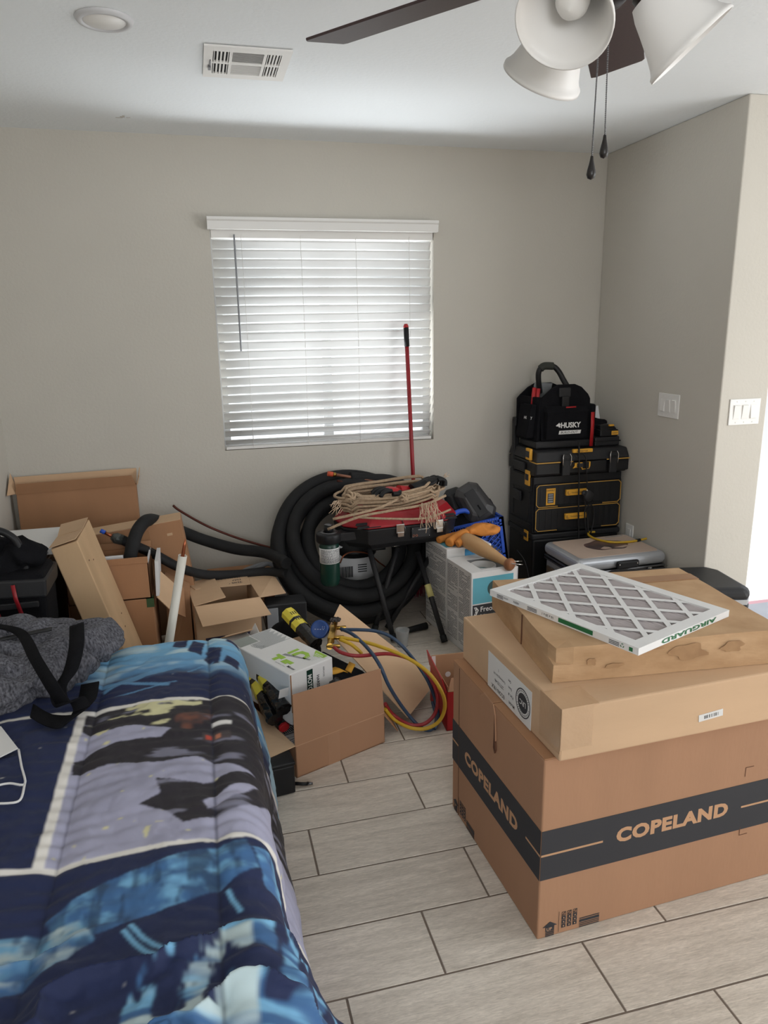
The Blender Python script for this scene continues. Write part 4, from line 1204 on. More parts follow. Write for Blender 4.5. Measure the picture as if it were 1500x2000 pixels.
# white sack standing inside the coil
sk = thing('plastic_sack', 'white printed plastic sack standing inside the black coil', 'sack', (.80, 3.80, 0))
Ms = fr((.785, 3.845, 0), 0)
bg_ = MB().lathe([(0, 0), (.10, .0), (.125, .03), (.128, .15), (.122, .28), (.10, .36), (.05, .40), (0, .405)], 28, Ms)
bg_.v = [tuple(Vector(p) + noise.noise_vector(Vector(p) * 14) * .012 + Vector((.16 * (.2 - p[2]), 0, 0))) for p in bg_.v]
bg_.build('sack_body', M_paper, sk)
MB().lathe([(.112, .325), (.122, .30), (.126, .33), (.104, .385), (.0, .41)], 28, Ms).build('dark_top', M_blackpl, sk)
b = MB(); x = 0
for q in range(12):
    b.box((.675 + q * .006, 3.7105, .20), (.678 + q * .006 + (q % 3) * .0008, 3.712, .262))
b.build('barcode', M_ink, sk)
b = MB()
for q in range(5): b.box((.71, 3.709, .085 + q * .014), (.83, 3.711, .089 + q * .014), Matrix.Translation((0, 0, 0)))
for q in range(4): b.box((.775, 3.7105, .225 + q * .013), (.825, 3.712, .230 + q * .013))
b.build('print', M_ink, sk)

# broom: red handle leaning at the window
bt, bb_ = Vector((1.134, 3.965, 1.534)), Vector((1.165, 3.86, .06))
brm = thing('push_broom', 'broom with a long red handle and black grip leaning in front of the window', 'broom', (1.16, 3.86, 0))
MB().tube([bb_, bt], .0115, 14).build('handle', M_redmet, brm)
MB().tube([bt.lerp(bb_, .005), bt.lerp(bb_, .075)], .0145, 14).build('grip', M_blackrub, brm)
MB().tube([bt.lerp(bb_, .006), bt, bt.lerp(bb_, -.008)], [.0145, .0145, .009], 14).build('end_cap', M_red, brm)
hb = MB().box((.86, 3.80, .075), (1.20, 3.87, .105)).build('brush_block', M_dkgreen, brm, .006)
b = MB()
rg = random.Random(4)
for i in range(26):
    for j in range(4):
        x, y = .87 + i * .0127, 3.808 + j * .018
        b.tube([(x, y, .076), (x + rg.uniform(-.006, .006), y + rg.uniform(-.006, .006), .004)], [.004, .002], 5)
b.build('bristles', mat('crimson_bristle', (150, 34, 62), .6), brm)['kind'] = 'stuff'

# ================================================================== portable grill on folding legs
ga_ = 6.0
Mg = fr((.935, 3.50, 0), ga_)
gr = thing('portable_grill', 'portable black and red grill on folding legs in front of the coil', 'grill', (.935, 3.5, 0))
def octo(w_, d, c): return [(-w_ / 2 + c, -d / 2), (w_ / 2 - c, -d / 2), (w_ / 2, -d / 2 + c), (w_ / 2, d / 2 - c), (w_ / 2 - c, d / 2), (-w_ / 2 + c, d / 2), (-w_ / 2, d / 2 - c), (-w_ / 2, -d / 2 + c)]
def loft(rings, M, b=None):
    b = b or MB(); k = len(rings[0][0]); vs = []
    for poly, z in rings: vs += [(x, y, z) for x, y in poly]
    fs = [tuple(range(k))[::-1], tuple((len(rings) - 1) * k + j for j in range(k))]
    for i in range(len(rings) - 1):
        for j in range(k): fs.append((i * k + j, i * k + (j + 1) % k, (i + 1) * k + (j + 1) % k, (i + 1) * k + j))
    return b.add(vs, fs, 0, False, M)
loft([(octo(.54, .29, .09), .468), (octo(.60, .34, .095), .50), (octo(.62, .36, .10), .572), (octo(.62, .36, .10), .578)], Mg).build('firebox', M_blackpl, gr, .006)
lid = loft([(octo(.62, .36, .10), .580), (octo(.615, .355, .10), .592), (octo(.54, .285, .095), .645), (octo(.42, .18, .07), .668)], Mg).build('lid', M_redmet, gr, .006)
for sx_ in (-1, 1):
    b = MB()
    for q in range(2):
        u = sx_ * .205
        b.hexa([(u - .062, -.181 + q * .016, .588 + q * .012), (u + .062, -.181 + q * .016, .588 + q * .012 ), (u + .062, -.171 + q * .016, .588 + q * .012), (u - .062, -.171 + q * .016, .588 + q * .012),
                (u - .055, -.172 + q * .016, .598 + q * .012), (u + .055, -.172 + q * .016, .598 + q * .012), (u + .055, -.165 + q * .016, .598 + q * .012), (u - .055, -.165 + q * .016, .598 + q * .012)], Mg)
    b.build('vent_slot', M_blackpl, lid)
    u = -.045 if sx_ < 0 else .165
    lt_ = MB().box((u - .022, -.187, .545), (u + .022, -.180, .592), Mg).build('latch', M_chrome, gr, .003)
    MB().box((u - .017, -.192, .528), (u + .017, -.186, .552), Mg).build('latch_plate', M_chrome, lt_, .002)
    MB().tube([Mg @ Vector((u + .025, -.185, .54)), Mg @ Vector((u + .024, -.19, .57)), Mg @ Vector((u + .012, -.175, .61))], .0022, 6).build('latch_wire', M_steel, lt_)
pl_ = MB().box((.015, -.1835, .512), (.115, -.180, .566), Mg).build('rating_plate', M_blackpl2, gr, .002)
text('CAUTION HOT', .0085, face(Mg, 'front', .05, .550, .1842), M_label, pl_)
b = MB()
for (u, v) in ((.020, .518), (.110, .518), (.020, .560), (.110, .560)): b.ell(Mg @ Vector((u, -.1845, v)), (.0022, .0022, .0022), None, 0, 8, 5)
b.build('plate_rivet', M_chrome, pl_)
b = MB()
for u in (.026, .042): b.lathe([(.004, 0), (.0062, 0), (.0062, .001), (.004, .001), (.004, 0)], 14, face(Mg, 'front', u, .524, .1836))
b.build('plate_mark', mat('rust_print', (150, 90, 66), .7), pl_)
LEG = [(((0.772, 3.380, 0.431)), ((0.850, 3.246, 0.016))), (((0.916, 3.440, 0.393)), ((0.782, 3.378, 0.016))), (((1.035, 3.400, 0.372)), ((1.087, 3.157, 0.016))), (((1.124, 3.460, 0.384)), ((0.858, 3.397, 0.016)))]
for i, (a, c) in enumerate(LEG):
    a, c = Vector(a), Vector(c)
    l_ = MB().tube([a + (a - c).normalized() * .04, c], .0135, 12).build('leg', M_blackpl2, gr)
    MB().tube([c + (a - c).normalized() * .03, c + (c - a).normalized() * .004], .0165, 12).build('rubber_foot', M_blackrub, l_)
    if i == 2:
        m_ = a.lerp(c, .32); n_ = a.lerp(c, .47)
        MB().tube([m_, n_], .0165, 12).build('yellow_tape', mat('pale_yellow_tape', (222, 212, 140), .6, bump=.4, bscale=60), l_)
for u in (-.02, .20):
    MB().box((u - .022, -.05, .435), (u + .022, .05, .475), Mg).build('leg_bracket', M_blackpl, gr, .004)
    MB().tube([Mg @ Vector((u - .02, -.055, .44)), Mg @ Vector((u + .02, -.055, .44))], .003, 8).build('bracket_pin', M_chrome, gr)
MB().tube([Mg @ Vector((-.17, -.02, .43)), Mg @ Vector((-.07, -.03, .43))], .010, 10).build('leg_lock_bar', M_blackpl, gr)
rgp = Vector((.562, 3.37, 0))
MB().lathe([(0, .515), (.056, .515), (.062, .525), (.062, .560), (.055, .566), (.0, .568)], 28, fr(rgp)).box((.04, -.035, .52), (.16, .035, .562), fr(rgp, 6)).build('regulator', M_blackpl, gr, .004)
kb = MB().lathe([(0, .566), (.024, .566), (.022, .60), (0, .602)], 20, fr(rgp)).build('gas_knob', M_blackpl, gr)
MB().lathe([(.030, .5665), (.044, .5665), (.044, .569), (.030, .569)], 24, fr(rgp)).lathe([(0, .602), (.02, .602), (.018, .606), (0, .607)], 20, fr(rgp)).build('knob_trim', M_steel, kb)

prop = thing('propane_cylinder', 'small green propane cylinder screwed under the left end of the grill', 'propane cylinder', (rgp.x, rgp.y, .30))
MB().lathe([(0, .53), (.012, .53), (.03, .525), (.045, .512), (.049, .495), (.049, .322), (.044, .302), (.036, .295), (0, .297)], 32, fr(rgp)).build('cylinder_body', M_dkgreen, prop)
lbp = MB().lathe([(.0494, .492), (.0497, .492), (.0497, .415), (.0494, .415)], 32, fr(rgp)).build('paper_label', M_label, prop)
b = MB()
rg = random.Random(8)
for q in range(11):
    a = radians(205); z = .421 + q * .0062
    while a < radians(340):
        da_ = radians(rg.uniform(3, 9))
        for r_ in range(2):
            a0_, a1_ = a + da_ * r_ / 2, a + da_ * (r_ + 1) / 2
            p = [(rgp.x + .0500 * cos(t), rgp.y + .0500 * sin(t), zz) for t, zz in ((a0_, z), (a1_, z), (a1_, z + .0034), (a0_, z + .0034))]
            b.add(p, [(0, 1, 2, 3)])
        a += da_ + radians(rg.uniform(1, 3))
b.build('fine_print', M_ink, lbp)

# rope coil on the lid
rope = thing('rope_coil', 'coil of tan rope with frayed ends lying on the red grill lid', 'rope', (.935, 3.5, .66))
rg = random.Random(12)
b = MB()
rc = Mg @ Vector((-.03, .0, 0))
for k in range(15):
    pts = []
    rx, ry = rg.uniform(.235, .285), rg.uniform(.085, .125)
    ox, oy, oz = rg.uniform(-.018, .018), rg.uniform(-.02, .02), .676 + (k % 6) * .0125
    tl = rg.uniform(-.10, .10)
    for q in range(44):
        a = 2 * pi * q / 44
        x, y = ox + rx * cos(a) + .008 * sin(3 * a + k), oy + ry * sin(a) + .006 * sin(2 * a + k)
        z = oz + .018 * cos(a + k) * .4 + max(0, x) * .10 - .02 * (abs(x) > .21) - (.012 if y < -.06 else 0)
        pts.append(Mg @ Vector((x - .03, y, z)))
    b.tube(pts, .0068, 8, True)
b.build('rope_loops', M_rope, rope)
b = MB()
b.tube(smooth_path([(0.573, 3.300, 0.648), (0.696, 3.290, 0.668), (0.800, 3.300, 0.685), (0.898, 3.330, 0.712), (0.959, 3.360, 0.721)], 5), .0068, 8)
b.tube(smooth_path([(0.550, 3.320, 0.594), (0.693, 3.280, 0.653), (0.848, 3.290, 0.669), (1.039, 3.320, 0.680), (1.166, 3.380, 0.702)], 5), .0068, 8)
b.tube(smooth_path([(0.673, 3.300, 0.650), (0.847, 3.290, 0.630), (1.029, 3.290, 0.618), (1.176, 3.330, 0.641)], 5), .0055, 8)
b.build('rope_end', M_rope, rope)
b = MB()
for k in range(34):
    x0 = rg.uniform(818, 850); 
    s_ = Vector((1.054, 3.300, 0.684)) + Vector((rg.uniform(-.05, .045), rg.uniform(-.01, .01), rg.uniform(-.004, .012)))
    ln = rg.uniform(.05, .14)
    pts = [s_]
    p = s_.copy(); dx = rg.uniform(-.25, .35)
    for q in range(6):
        p = p + Vector((dx * ln / 6 + rg.uniform(-.007, .007), -.003 + rg.uniform(-.003, .003), -ln / 6 * rg.uniform(.6, 1.2)))
        pts.append(p.copy())
    b.tube(smooth_path(pts, 3), .0015, 5)
for k in range(14):
    c = Vector((0.616, 3.360, 0.703)) + Vector((rg.uniform(-.02, .02), rg.uniform(-.02, .02), rg.uniform(-.03, .02)))
    b.tube(smooth_path([c, c + Vector((-.015, -.01, rg.uniform(-.02, .01))), c + Vector((-.03 + rg.uniform(-.01, .01), -.01, rg.uniform(-.05, .0)))], 3), .0016, 5)
for k in range(8):
    c = Vector((1.201, 3.500, 0.776)) + Vector((rg.uniform(-.01, .01), 0, rg.uniform(-.01, .01)))
    b.tube([c, c + Vector((rg.uniform(.0, .03), 0, rg.uniform(-.02, .02)))], .0014, 5)
b.build('frayed_end', mat('frayed_fibre', (206, 180, 154), .9), rope)['kind'] = 'stuff'
b = MB()
for (c, r_) in (((0.668, 3.340, 0.742), .026), ((0.932, 3.320, 0.722), .020)):
    c = Vector(c)
    for k in range(3):
        t_ = Matrix.Rotation(k * 1.1 + .4, 4, (0, 1, .3)) 
        b.tube([c + t_ @ Vector((r_ * cos(2 * pi * q / 20), r_ * .5 * sin(2 * pi * q / 20), .006 * sin(4 * pi * q / 20))) for q in range(20)], .006, 8, True)
b.build('knot', M_rope, rope)

def glove(name, label, M, m_palm, m_back, curl=.4, s_=1.0):
    t = thing(name, label, 'glove', M.translation)
    b = MB().ell((0, 0, 0), (.045 * s_, .05 * s_, .018 * s_), M, 0, 18, 10)
    b.tube([M @ Vector((0, -.03 * s_, 0)), M @ Vector((0, -.075 * s_, .002)), M @ Vector((0, -.11 * s_, .004))], [.03 * s_, .029 * s_, .033 * s_], 14)
    b.build('palm', m_back, t)
    fg = MB()
    for i, (x, ln) in enumerate(((-.032, .062), (-.011, .072), (.011, .068), (.031, .054))):
        ln *= s_; x *= s_
        p = [Vector((x, .035 * s_, 0))]
        a = 0
        for q in range(3):
            a += curl * (q * .6 + .3)
            p.append(p[-1] + Vector((x * .12, cos(a) * ln / 2.4, -sin(a) * ln / 2.4)))
        fg.tube([M @ v for v in smooth_path(p, 4)], .0105 * s_, 10)
    p = smooth_path([(-.035 * s_, -.015 * s_, 0), (-.062 * s_, .012 * s_, -.006), (-.062 * s_, .045 * s_, -.012)], 4)
    fg.tube([M @ v for v in p], .0115 * s_, 10)
    fg.build('fingers', m_palm, t)
    return t
glove('work_glove', 'black and red work glove, palm down in the middle of the rope coil', Matrix.Translation((0.918, 3.470, 0.727)) @ Matrix.Rotation(radians(110), 4, 'Z') @ Matrix.Rotation(radians(14), 4, 'X'), M_blackrub, M_red, .35, 1.05)
glove('work_glove', 'black work glove with curled fingers, at the right top of the rope coil', Matrix.Translation((1.118, 3.500, 0.752)) @ Matrix.Rotation(radians(-72), 4, 'Z') @ Matrix.Rotation(radians(18), 4, 'X'), M_blackrub, M_blackrub, .75, 1.0)

# small things on the floor under the grill
cp = thing('plastic_cup', 'small clear plastic cup on the floor under the grill', 'cup', (0.890, 3.227, 0.000))
MB().lathe([(0, .002), (.026, .002), (.034, .085), (.036, .088), (.033, .088), (.025, .005), (0, .005)], 28, fr((0.880, 3.192, 0.000))).build('cup_wall', M_cup, cp)
tag(MB().tube([(0.885, 3.306, 0.022), (1.001, 3.339, 0.022), (1.055, 3.351, 0.022)], [.013, .016, .019], 14).build('flashlight', M_blackrub, None), 'black flashlight lying on the floor behind the clear cup', 'flashlight')

# ================================================================== white refrigerant cartons, bat and leather glove
Mk1 = fr((1.153, 2.976, 0), 7)
w1 = thing('cardboard_box', 'white carton with a teal front and torn open top, beside the grill leg', 'box', (1.153, 2.976, 0))
W_, D_, H_ = .25, .25, .42
b = MB()
b.box((0, 0, 0), (W_, .004, H_), Mk1).box((0, D_ - .004, 0), (W_, D_, H_), Mk1).box((0, 0, 0), (.004, D_, H_), Mk1).box((W_ - .004, 0, 0), (W_, D_, H_), Mk1).box((0, 0, 0), (W_, D_, .004), Mk1)
b.build('box_body', M_white, w1)
b = MB()
b.box((0, 0, H_), (W_, .030, H_ + .003), Mk1).box((0, D_ - .065, H_), (W_, D_, H_ + .003), Mk1).box((0, .030, H_), (.070, D_ - .065, H_ + .003), Mk1).box((W_ - .02, .030, H_), (W_, D_ - .065, H_ + .003), Mk1)
b.build('top_flap', M_white, w1)
MB().box((.006, .006, .20), (W_ - .006, D_ - .006, .21), Mk1).build('liner', M_cardin, w1)
decal(face(Mk1, 'front', 0, 0, .0004), [(rect(.010, .268, .225, .395), 0)], [M_teal], w1, 'teal_panel')
circ = [(.125 + .038 * cos(q * pi / 16), .335 + .038 * sin(q * pi / 16)) for q in range(32)]
decal(face(Mk1, 'front', 0, 0, .0011), [(circ, 0)], [mat('round_hole_shade', (58, 84, 84), .7)], w1, 'hole_shade_disc')  # flat disc, a hole's inner shade given as its colour
bp = decal(face(Mk1, 'front', 0, 0, .0004), [(rect(.010, .190, .235, .262), 0)], [M_ink], w1, 'black_panel')
text('Freon', .036, face(Mk1, 'front', .050, .226, .0012), M_label, bp, bold=.012, sx=.95)
text('Refrigerants', .0165, face(Mk1, 'front', .050, .202, .0012), M_label, bp)
hx = lambda cx, cy, r: [(cx + r * cos(radians(60 * q + 30)), cy + r * 1.1 * sin(radians(60 * q + 30))) for q in range(6)]
lgx = decal(face(Mk1, 'front', 0, 0, .0011), [([(.016, .252), (.030, .252), (.042, .236), (.030, .212), (.016, .212), (.026, .232)], 0)], [M_label], bp, 'logo')
decal(face(Mk1, 'front', 0, 0, .0017), [([(.020, .247), (.027, .247), (.024, .240)], 0), ([(.020, .217), (.027, .217), (.024, .226)], 0), ([(.030, .240), (.036, .236), (.030, .226)], 0)], [M_ink], lgx, 'logo_cutout')
pill = decal(face(Mk1, 'front', 0, 0, .0004), [(rect(.04, .171, .19, .1725), 0), (rect(.04, .184, .19, .1855), 0), (rect(.04, .171, .0415, .1855), 0), (rect(.04, .150, .19, .1515), 0), (rect(.04, .163, .19, .1645), 0), (rect(.04, .150, .0415, .1645), 0)], [M_ink], w1, 'outlined_tag')
text('HFC-410A', .010, face(Mk1, 'front', .048, .1745, .0008), M_ink, pill)
text('R-410A 25 lb', .010, face(Mk1, 'front', .048, .1535, .0008), M_ink, pill)
def fine(M, side, u0, u1, v0, v1, seed, dense=.0085):
    rg = random.Random(seed); P = []
    v = v1
    while v > v0:
        u = u0
        while u < u1:
            l_ = rg.uniform(.012, .05)
            if rg.random() > .12: P.append((rect(u, v, min(u + l_, u1), v + dense * .45), 0))
            u += l_ + .004
        v -= dense
        if rg.random() < .07: v -= dense * 1.5
    return decal(face(M, side, 0, 0, .0004), P, [M_greycond], None, 'fine_print', .0004)
pp_ = fine(Mk1, 'left', -.24, -.135, .03, .40, 2); setpar(pp_, w1)
pp_ = fine(Mk1, 'left', -.12, -.012, .03, .40, 3); setpar(pp_, w1)
cyl = thing('refrigerant_cylinder', 'pale green gas cylinder seen through the torn top of the white carton', 'gas cylinder', tuple(Mk1 @ Vector((.125, .11, .21))))
Mcy = Mk1 @ Matrix.Translation((.125, .115, 0))
MB().lathe([(0, .2115), (.09, .2115), (.095, .24), (.095, .30), (.08, .345), (.04, .368), (.02, .372), (.02, .395), (0, .395)], 28, Mcy).build('cylinder_body', mat('pale_green_paint', (128, 164, 168), .4), cyl)
MB().lathe([(.045, .352), (.062, .352), (.062, .415), (.058, .415), (.057, .365), (.045, .36)], 24, Mcy).build('collar', M_white, cyl)
Mk2 = Mk1 @ Matrix.Translation((.0, .256, 0))
w2 = thing('cardboard_box', 'taller white and blue carton right behind the torn-topped one, under the leather glove', 'box', tuple(Mk2.translation))
MB().box((0, 0, 0), (.25, .25, .465), Mk2).build('box_body', M_white, w2, .003)
decal(face(Mk2, 'front', 0, 0, .0004), [(rect(.10, .42, .245, .455), 0)], [mat('bright_blue_print', (70, 150, 200), .6)], w2, 'blue_panel')
MB().box((.012, .03, .4652), (.06, .22, .4660), Mk2).build('teal_strip', M_teal, w2)
pp_ = fine(Mk2, 'left', -.24, -.012, .03, .44, 5); setpar(pp_, w2)

ba, bz = Vector((1.237, 3.270, 0.495)), Vector((1.354, 2.995, 0.440))
bat = thing('wooden_bat', 'short turned wooden bat resting across the two white cartons', 'bat', tuple(ba))
dd = (bz - ba)
Mb_ = Matrix.Translation(ba) @ dd.to_track_quat('Z', 'Y').to_matrix().to_4x4()
Lb = dd.length
MB().lathe([(0, -.02), (.022, -.018), (.034, -.006), (.039, .02), (.0395, Lb * .25), (.036, Lb * .42), (.028, Lb * .65), (.020, Lb * .85), (.018, Lb * .93)], 32, Mb_).build('barrel', M_wood, bat)
MB().lathe([(.018, Lb * .92), (.026, Lb * .95), (.031, Lb * .985), (.029, Lb * 1.03), (.018, Lb * 1.055), (0, Lb * 1.06)], 28, Mb_).build('knob', M_woodk, bat)
b = MB()
rg = random.Random(2)
for q in range(14):
    b.ell(Mb_ @ Vector((.0335 * cos(-2.2 + rg.uniform(-.5, .5)), .0335 * sin(-2.2 + rg.uniform(-.5, .5)), rg.uniform(.03, .10))), (.0022, .0022, .0015), None, 0, 6, 4)
b.build('burnt_mark', M_inkred, bat)
MB().tube([bz + Vector((-.005, -.02, .012)), bz + Vector((.05, -.03, .005))], .0025, 6).tube([bz + Vector((.01, -.01, .018)), bz + Vector((.06, .0, .012))], .0025, 6).build('nail', M_chrome, bat)
lg_ = thing('leather_glove', 'orange leather work glove under the bat on top of the white cartons', 'glove', (1.2, 3.35, .467))
def gfn(p):
    q = Vector(p); n_ = noise.noise_vector(q * 18) * .022
    q += n_; q.z = max(q.z, -.03); return q
MB().ell((1.375, 3.40, .500), (.090, .06, .028), None, 0, 34, 20, gfn).build('cuff', M_leather, lg_)
b = MB()
b.tube(smooth_path([(1.275, 3.385, .49), (1.21, 3.33, .492), (1.165, 3.285, .49), (1.145, 3.265, .485)], 4), [.028] * 4 + [.026] * 4 + [.024] * 4 + [.014], 12)
b.tube(smooth_path([(1.265, 3.38, .487), (1.19, 3.365, .487), (1.135, 3.35, .485), (1.115, 3.34, .481)], 4), [.022] * 4 + [.020] * 4 + [.019] * 4 + [.012], 12)
b.tube(smooth_path([(1.275, 3.38, .489), (1.235, 3.31, .488), (1.195, 3.255, .487), (1.18, 3.245, .483)], 4), [.022] * 4 + [.020] * 4 + [.019] * 4 + [.012], 12)
b.build('fingers', M_leather, lg_)

# ------------------------------------------------------------------ blue milk crate
und = carton('cardboard_box', 'plain brown carton under the blue milk crate', fr((1.30, 3.53, 0), 0), .34, .38, .235, M_card3, .003, tape=False)
Mq = Matrix.Translation((1.545, 3.52, .529)) @ Matrix.Rotation(radians(-8.0), 4, 'Y')
crate = thing('milk_crate', 'tilted blue plastic milk crate filled with dark gear behind the white cartons', 'crate', (1.45, 3.6, .25))
cw, cd_, ch = .335, .335, .265      # local: x from -cw to 0, y 0..cd, z -ch..0
def side_wall(b, P):
    # P maps (u along the wall, v height) to a local point pair (outer, inner); lattice wall with rim, band, handle slot
    t = .010
    L_ = cw
    def bx(u0, v0, u1, v1):
        a, c = P(u0, v0), P(u1, v1)
        lo = [min(a[0][i], a[1][i], c[0][i], c[1][i]) for i in range(3)]; hi = [max(a[0][i], a[1][i], c[0][i], c[1][i]) for i in range(3)]
        b.box(lo, hi, Mq)
    for v0, v1 in ((-.012, 0), (-.034, -.028), (-.052, -.044), (-ch, -ch + .02), (-ch + .05, -ch + .058)): bx(0, v0, L_, v1)
    for q in range(24): bx(q * L_ / 24, -.05, q * L_ / 24 + .003, 0)
    bx(0, -ch, .028, 0); bx(L_ - .028, -ch, L_, 0)
    bx(.10, -.105, .112, -.05); bx(L_ - .112, -.105, L_ - .10, -.05); bx(.10, -.110, L_ - .10, -.100)
    n = 9
    for sg in (1, -1):
        for q in range(-6, n + 6):
            u = q * .036
            p0 = Vector((u, -.055)); p1 = Vector((u + sg * .19, -ch + .055))
            # clip to the bay
            ts = [0, 1]
            dx = p1.x - p0.x
            ta, tb_ = (.028 - p0.x) / dx, (L_ - .028 - p0.x) / dx
            if ta > tb_: ta, tb_ = tb_, ta
            t0, t1 = max(0, ta), min(1, tb_)
            if t1 - t0 < .03: continue
            a, c = p0.lerp(p1, t0), p0.lerp(p1, t1)
            o1, i1 = P(a.x, a.y); o2, i2 = P(c.x, c.y)
            mid1 = (Vector(o1) + Vector(i1)) / 2; mid2 = (Vector(o2) + Vector(i2)) / 2
            if sg * 0 == 0:
                # skip the part over the handle slot
                if .115 < a.x < L_ - .115 and a.y > -.1: 
                    tt = (-.108 - a.y) / (c.y - a.y) if c.y < -.108 else None
                    if tt is None: continue
                    mid1 = mid1.lerp(mid2, tt)
            b.tube([Mq @ mid1, Mq @ mid2], .0035, 4)
b = MB(); side_wall(b, lambda u, v: ((-cw + u, 0, v), (-cw + u, .012, v))); b.build('front_wall', M_blue, crate)
b = MB(); side_wall(b, lambda u, v: ((-cw + u, cd_, v), (-cw + u, cd_ - .012, v))); b.build('back_wall', M_blue, crate)
b = MB(); side_wall(b, lambda u, v: ((0, u, v), (-.012, u, v))); b.build('side_wall', M_blue, crate)
b = MB(); side_wall(b, lambda u, v: ((-cw, u, v), (-cw + .012, u, v))); b.build('side_wall', M_blue, crate)
MB().box((-cw, 0, -ch), (0, cd_, -ch + .012), Mq).build('base', M_blue, crate)
# gear in the crate: two dark knee pads, a bundled cloth, white sheets, blue case
def pad(name, label, M, rad, m):
    t = thing(name, label, 'knee pad', M.translation)
    def fn(p):
        q = Vector(p); q.z = max(q.z, -.02)
        if abs(q.x) < rad[0] * .55: q.z += .006
        return q + noise.noise_vector(q * 15) * .006
    r0, r1, r2 = rad
    sh = lambda k, dy=0: [(-r0 * k, -r1 * .7 * k + dy), (-r0 * .6 * k, -r1 * k + dy), (r0 * .6 * k, -r1 * k + dy), (r0 * k, -r1 * .7 * k + dy), (r0 * .85 * k, r1 * .75 * k + dy), (r0 * .45 * k, r1 * k + dy), (-r0 * .45 * k, r1 * k + dy), (-r0 * .85 * k, r1 * .75 * k + dy)]
    loft([(sh(1), -.012), (sh(1.02), .004), (sh(.86), r2 * .55), (sh(.62), r2 * .9), (sh(.5), r2)], M).build('pad_shell', m, t, .006)
    MB().box((-rad[0] * .35, -rad[1] * .7, rad[2] * .9), (rad[0] * .35, rad[1] * .6, rad[2] * 1.02), M).build('pad_cap', M_blackpl2, t, .012)
    MB().ribbon([M @ Vector((-rad[0], -.3 * rad[1], 0)), M @ Vector((0, -.3 * rad[1], rad[2] * 1.03)), M @ Vector((rad[0], -.3 * rad[1], 0))], tuple(M.to_3x3() @ Vector((0, .03, 0))), .004).build('strap', M_blackfab, t)
    return t
M_padg = mat('dark_grey_shell', (62, 61, 62), .4, bump=.1, bscale=30)
pad('knee_pad', 'large dark grey knee pad leaning at the right of the blue crate', Matrix.Translation((1.432, 3.66, .575)) @ Matrix.Rotation(radians(-28), 4, 'Y') @ Matrix.Rotation(radians(62), 4, 'X'), (.088, .12, .05), M_padg)
pad('knee_pad', 'smaller black knee pad in the middle of the blue crate behind the large one', Matrix.Translation((1.36, 3.755, .565)) @ Matrix.Rotation(radians(-14), 4, 'Y') @ Matrix.Rotation(radians(66), 4, 'X'), (.065, .085, .04), M_blackpl2)
MB_ = MB().ell((1.40, 3.68, .44), (.13, .12, .07), None, 0, 24, 12, lambda p: p + noise.noise_vector(p * 14) * .02)
tag(MB_.build('cloth_bundle', M_blackfab, None), 'bundled black cloth filling the bottom of the blue crate', 'cloth')
tag(MB().quadslab((1.271, 3.700, 0.495), (1.382, 3.700, 0.498), (1.471, 3.760, 0.599), (1.397, 3.760, 0.622), .002).build('leaflet', M_paper, None), 'white sheet sticking up at the left of the blue crate', 'paper')
bc = MB().tube(smooth_path([(1.275, 3.62, .50), (1.31, 3.63, .538), (1.36, 3.63, .548), (1.395, 3.62, .535)], 5), .014, 10)
tag(bc.build('blue_hose', M_blue, None), 'short piece of blue hose in the crate in front of the white sheet', 'hose')
jug = thing('jug', 'white bottle with a red spout cap between the white cartons and the silver case', 'bottle', (1.50, 2.86, 0))
Mj = fr((1.513, 2.80, 0), 0)
MB().lathe([(0, 0), (.055, 0), (.06, .02), (.06, .30), (.04, .36), (.022, .375), (.022, .39), (0, .39)], 28, Mj).build('bottle_body', M_white, jug)
MB().lathe([(.026, .372), (.028, .40), (.026, .425), (.016, .430), (.013, .450), (.007, .455), (0, .456)], 20, Mj).tube([Mj @ Vector((.0, 0, .44)), Mj @ Vector((.03, -.01, .448))], .005, 8).build('spout_cap', M_red, jug)
MB().tube(smooth_path([(1.60, 3.55, .40), (1.645, 3.50, .30), (1.655, 3.42, .15), (1.66, 3.35, .01)], 5), .003, 6)
tag(MB().tube(smooth_path([(1.615, 3.49, .34), (1.645, 3.44, .28), (1.660, 3.40, .15), (1.665, 3.36, .004)], 5), .003, 6).build('cord', M_blackpl, None), 'thin black cord hanging between the blue crate and the tool boxes', 'cord')

# ================================================================== stacked tool boxes in the right back corner
SX, SY = 1.775, 3.62
def badge(par, M, w_, h_, txt='DeWALT', m=M_yellowpl):
    p = MB().prism([(0, 0), (w_, 0), (w_, h_ * .7), (w_ * .85, h_), (w_ * .15, h_), (0, h_ * .7)], 0, .006, M).build('yellow_latch', m, par, .002)
    return p
# bottom box
tb0 = thing('tool_box', 'black tool box at the bottom of the corner stack, behind the silver case', 'tool box', (SX, SY, 0))
M0 = fr((SX, SY, 0), 0)
MB().box((0, .004, .02), (.54, .335, .345), M0).build('box_body', M_blackpl, tb0, .012)
MB().box((-.008, -.004, .345), (.548, .338, .378), M0).build('lid', M_blackpl2, tb0, .008)
y0 = MB().box((-.014, .05, .325), (-.006, .10, .385), M0).build('side_latch', M_yellowpl, tb0, .003)
MB().box((-.0152, .056, .345), (-.014, .094, .37), M0).build('latch_print', M_ink, y0)
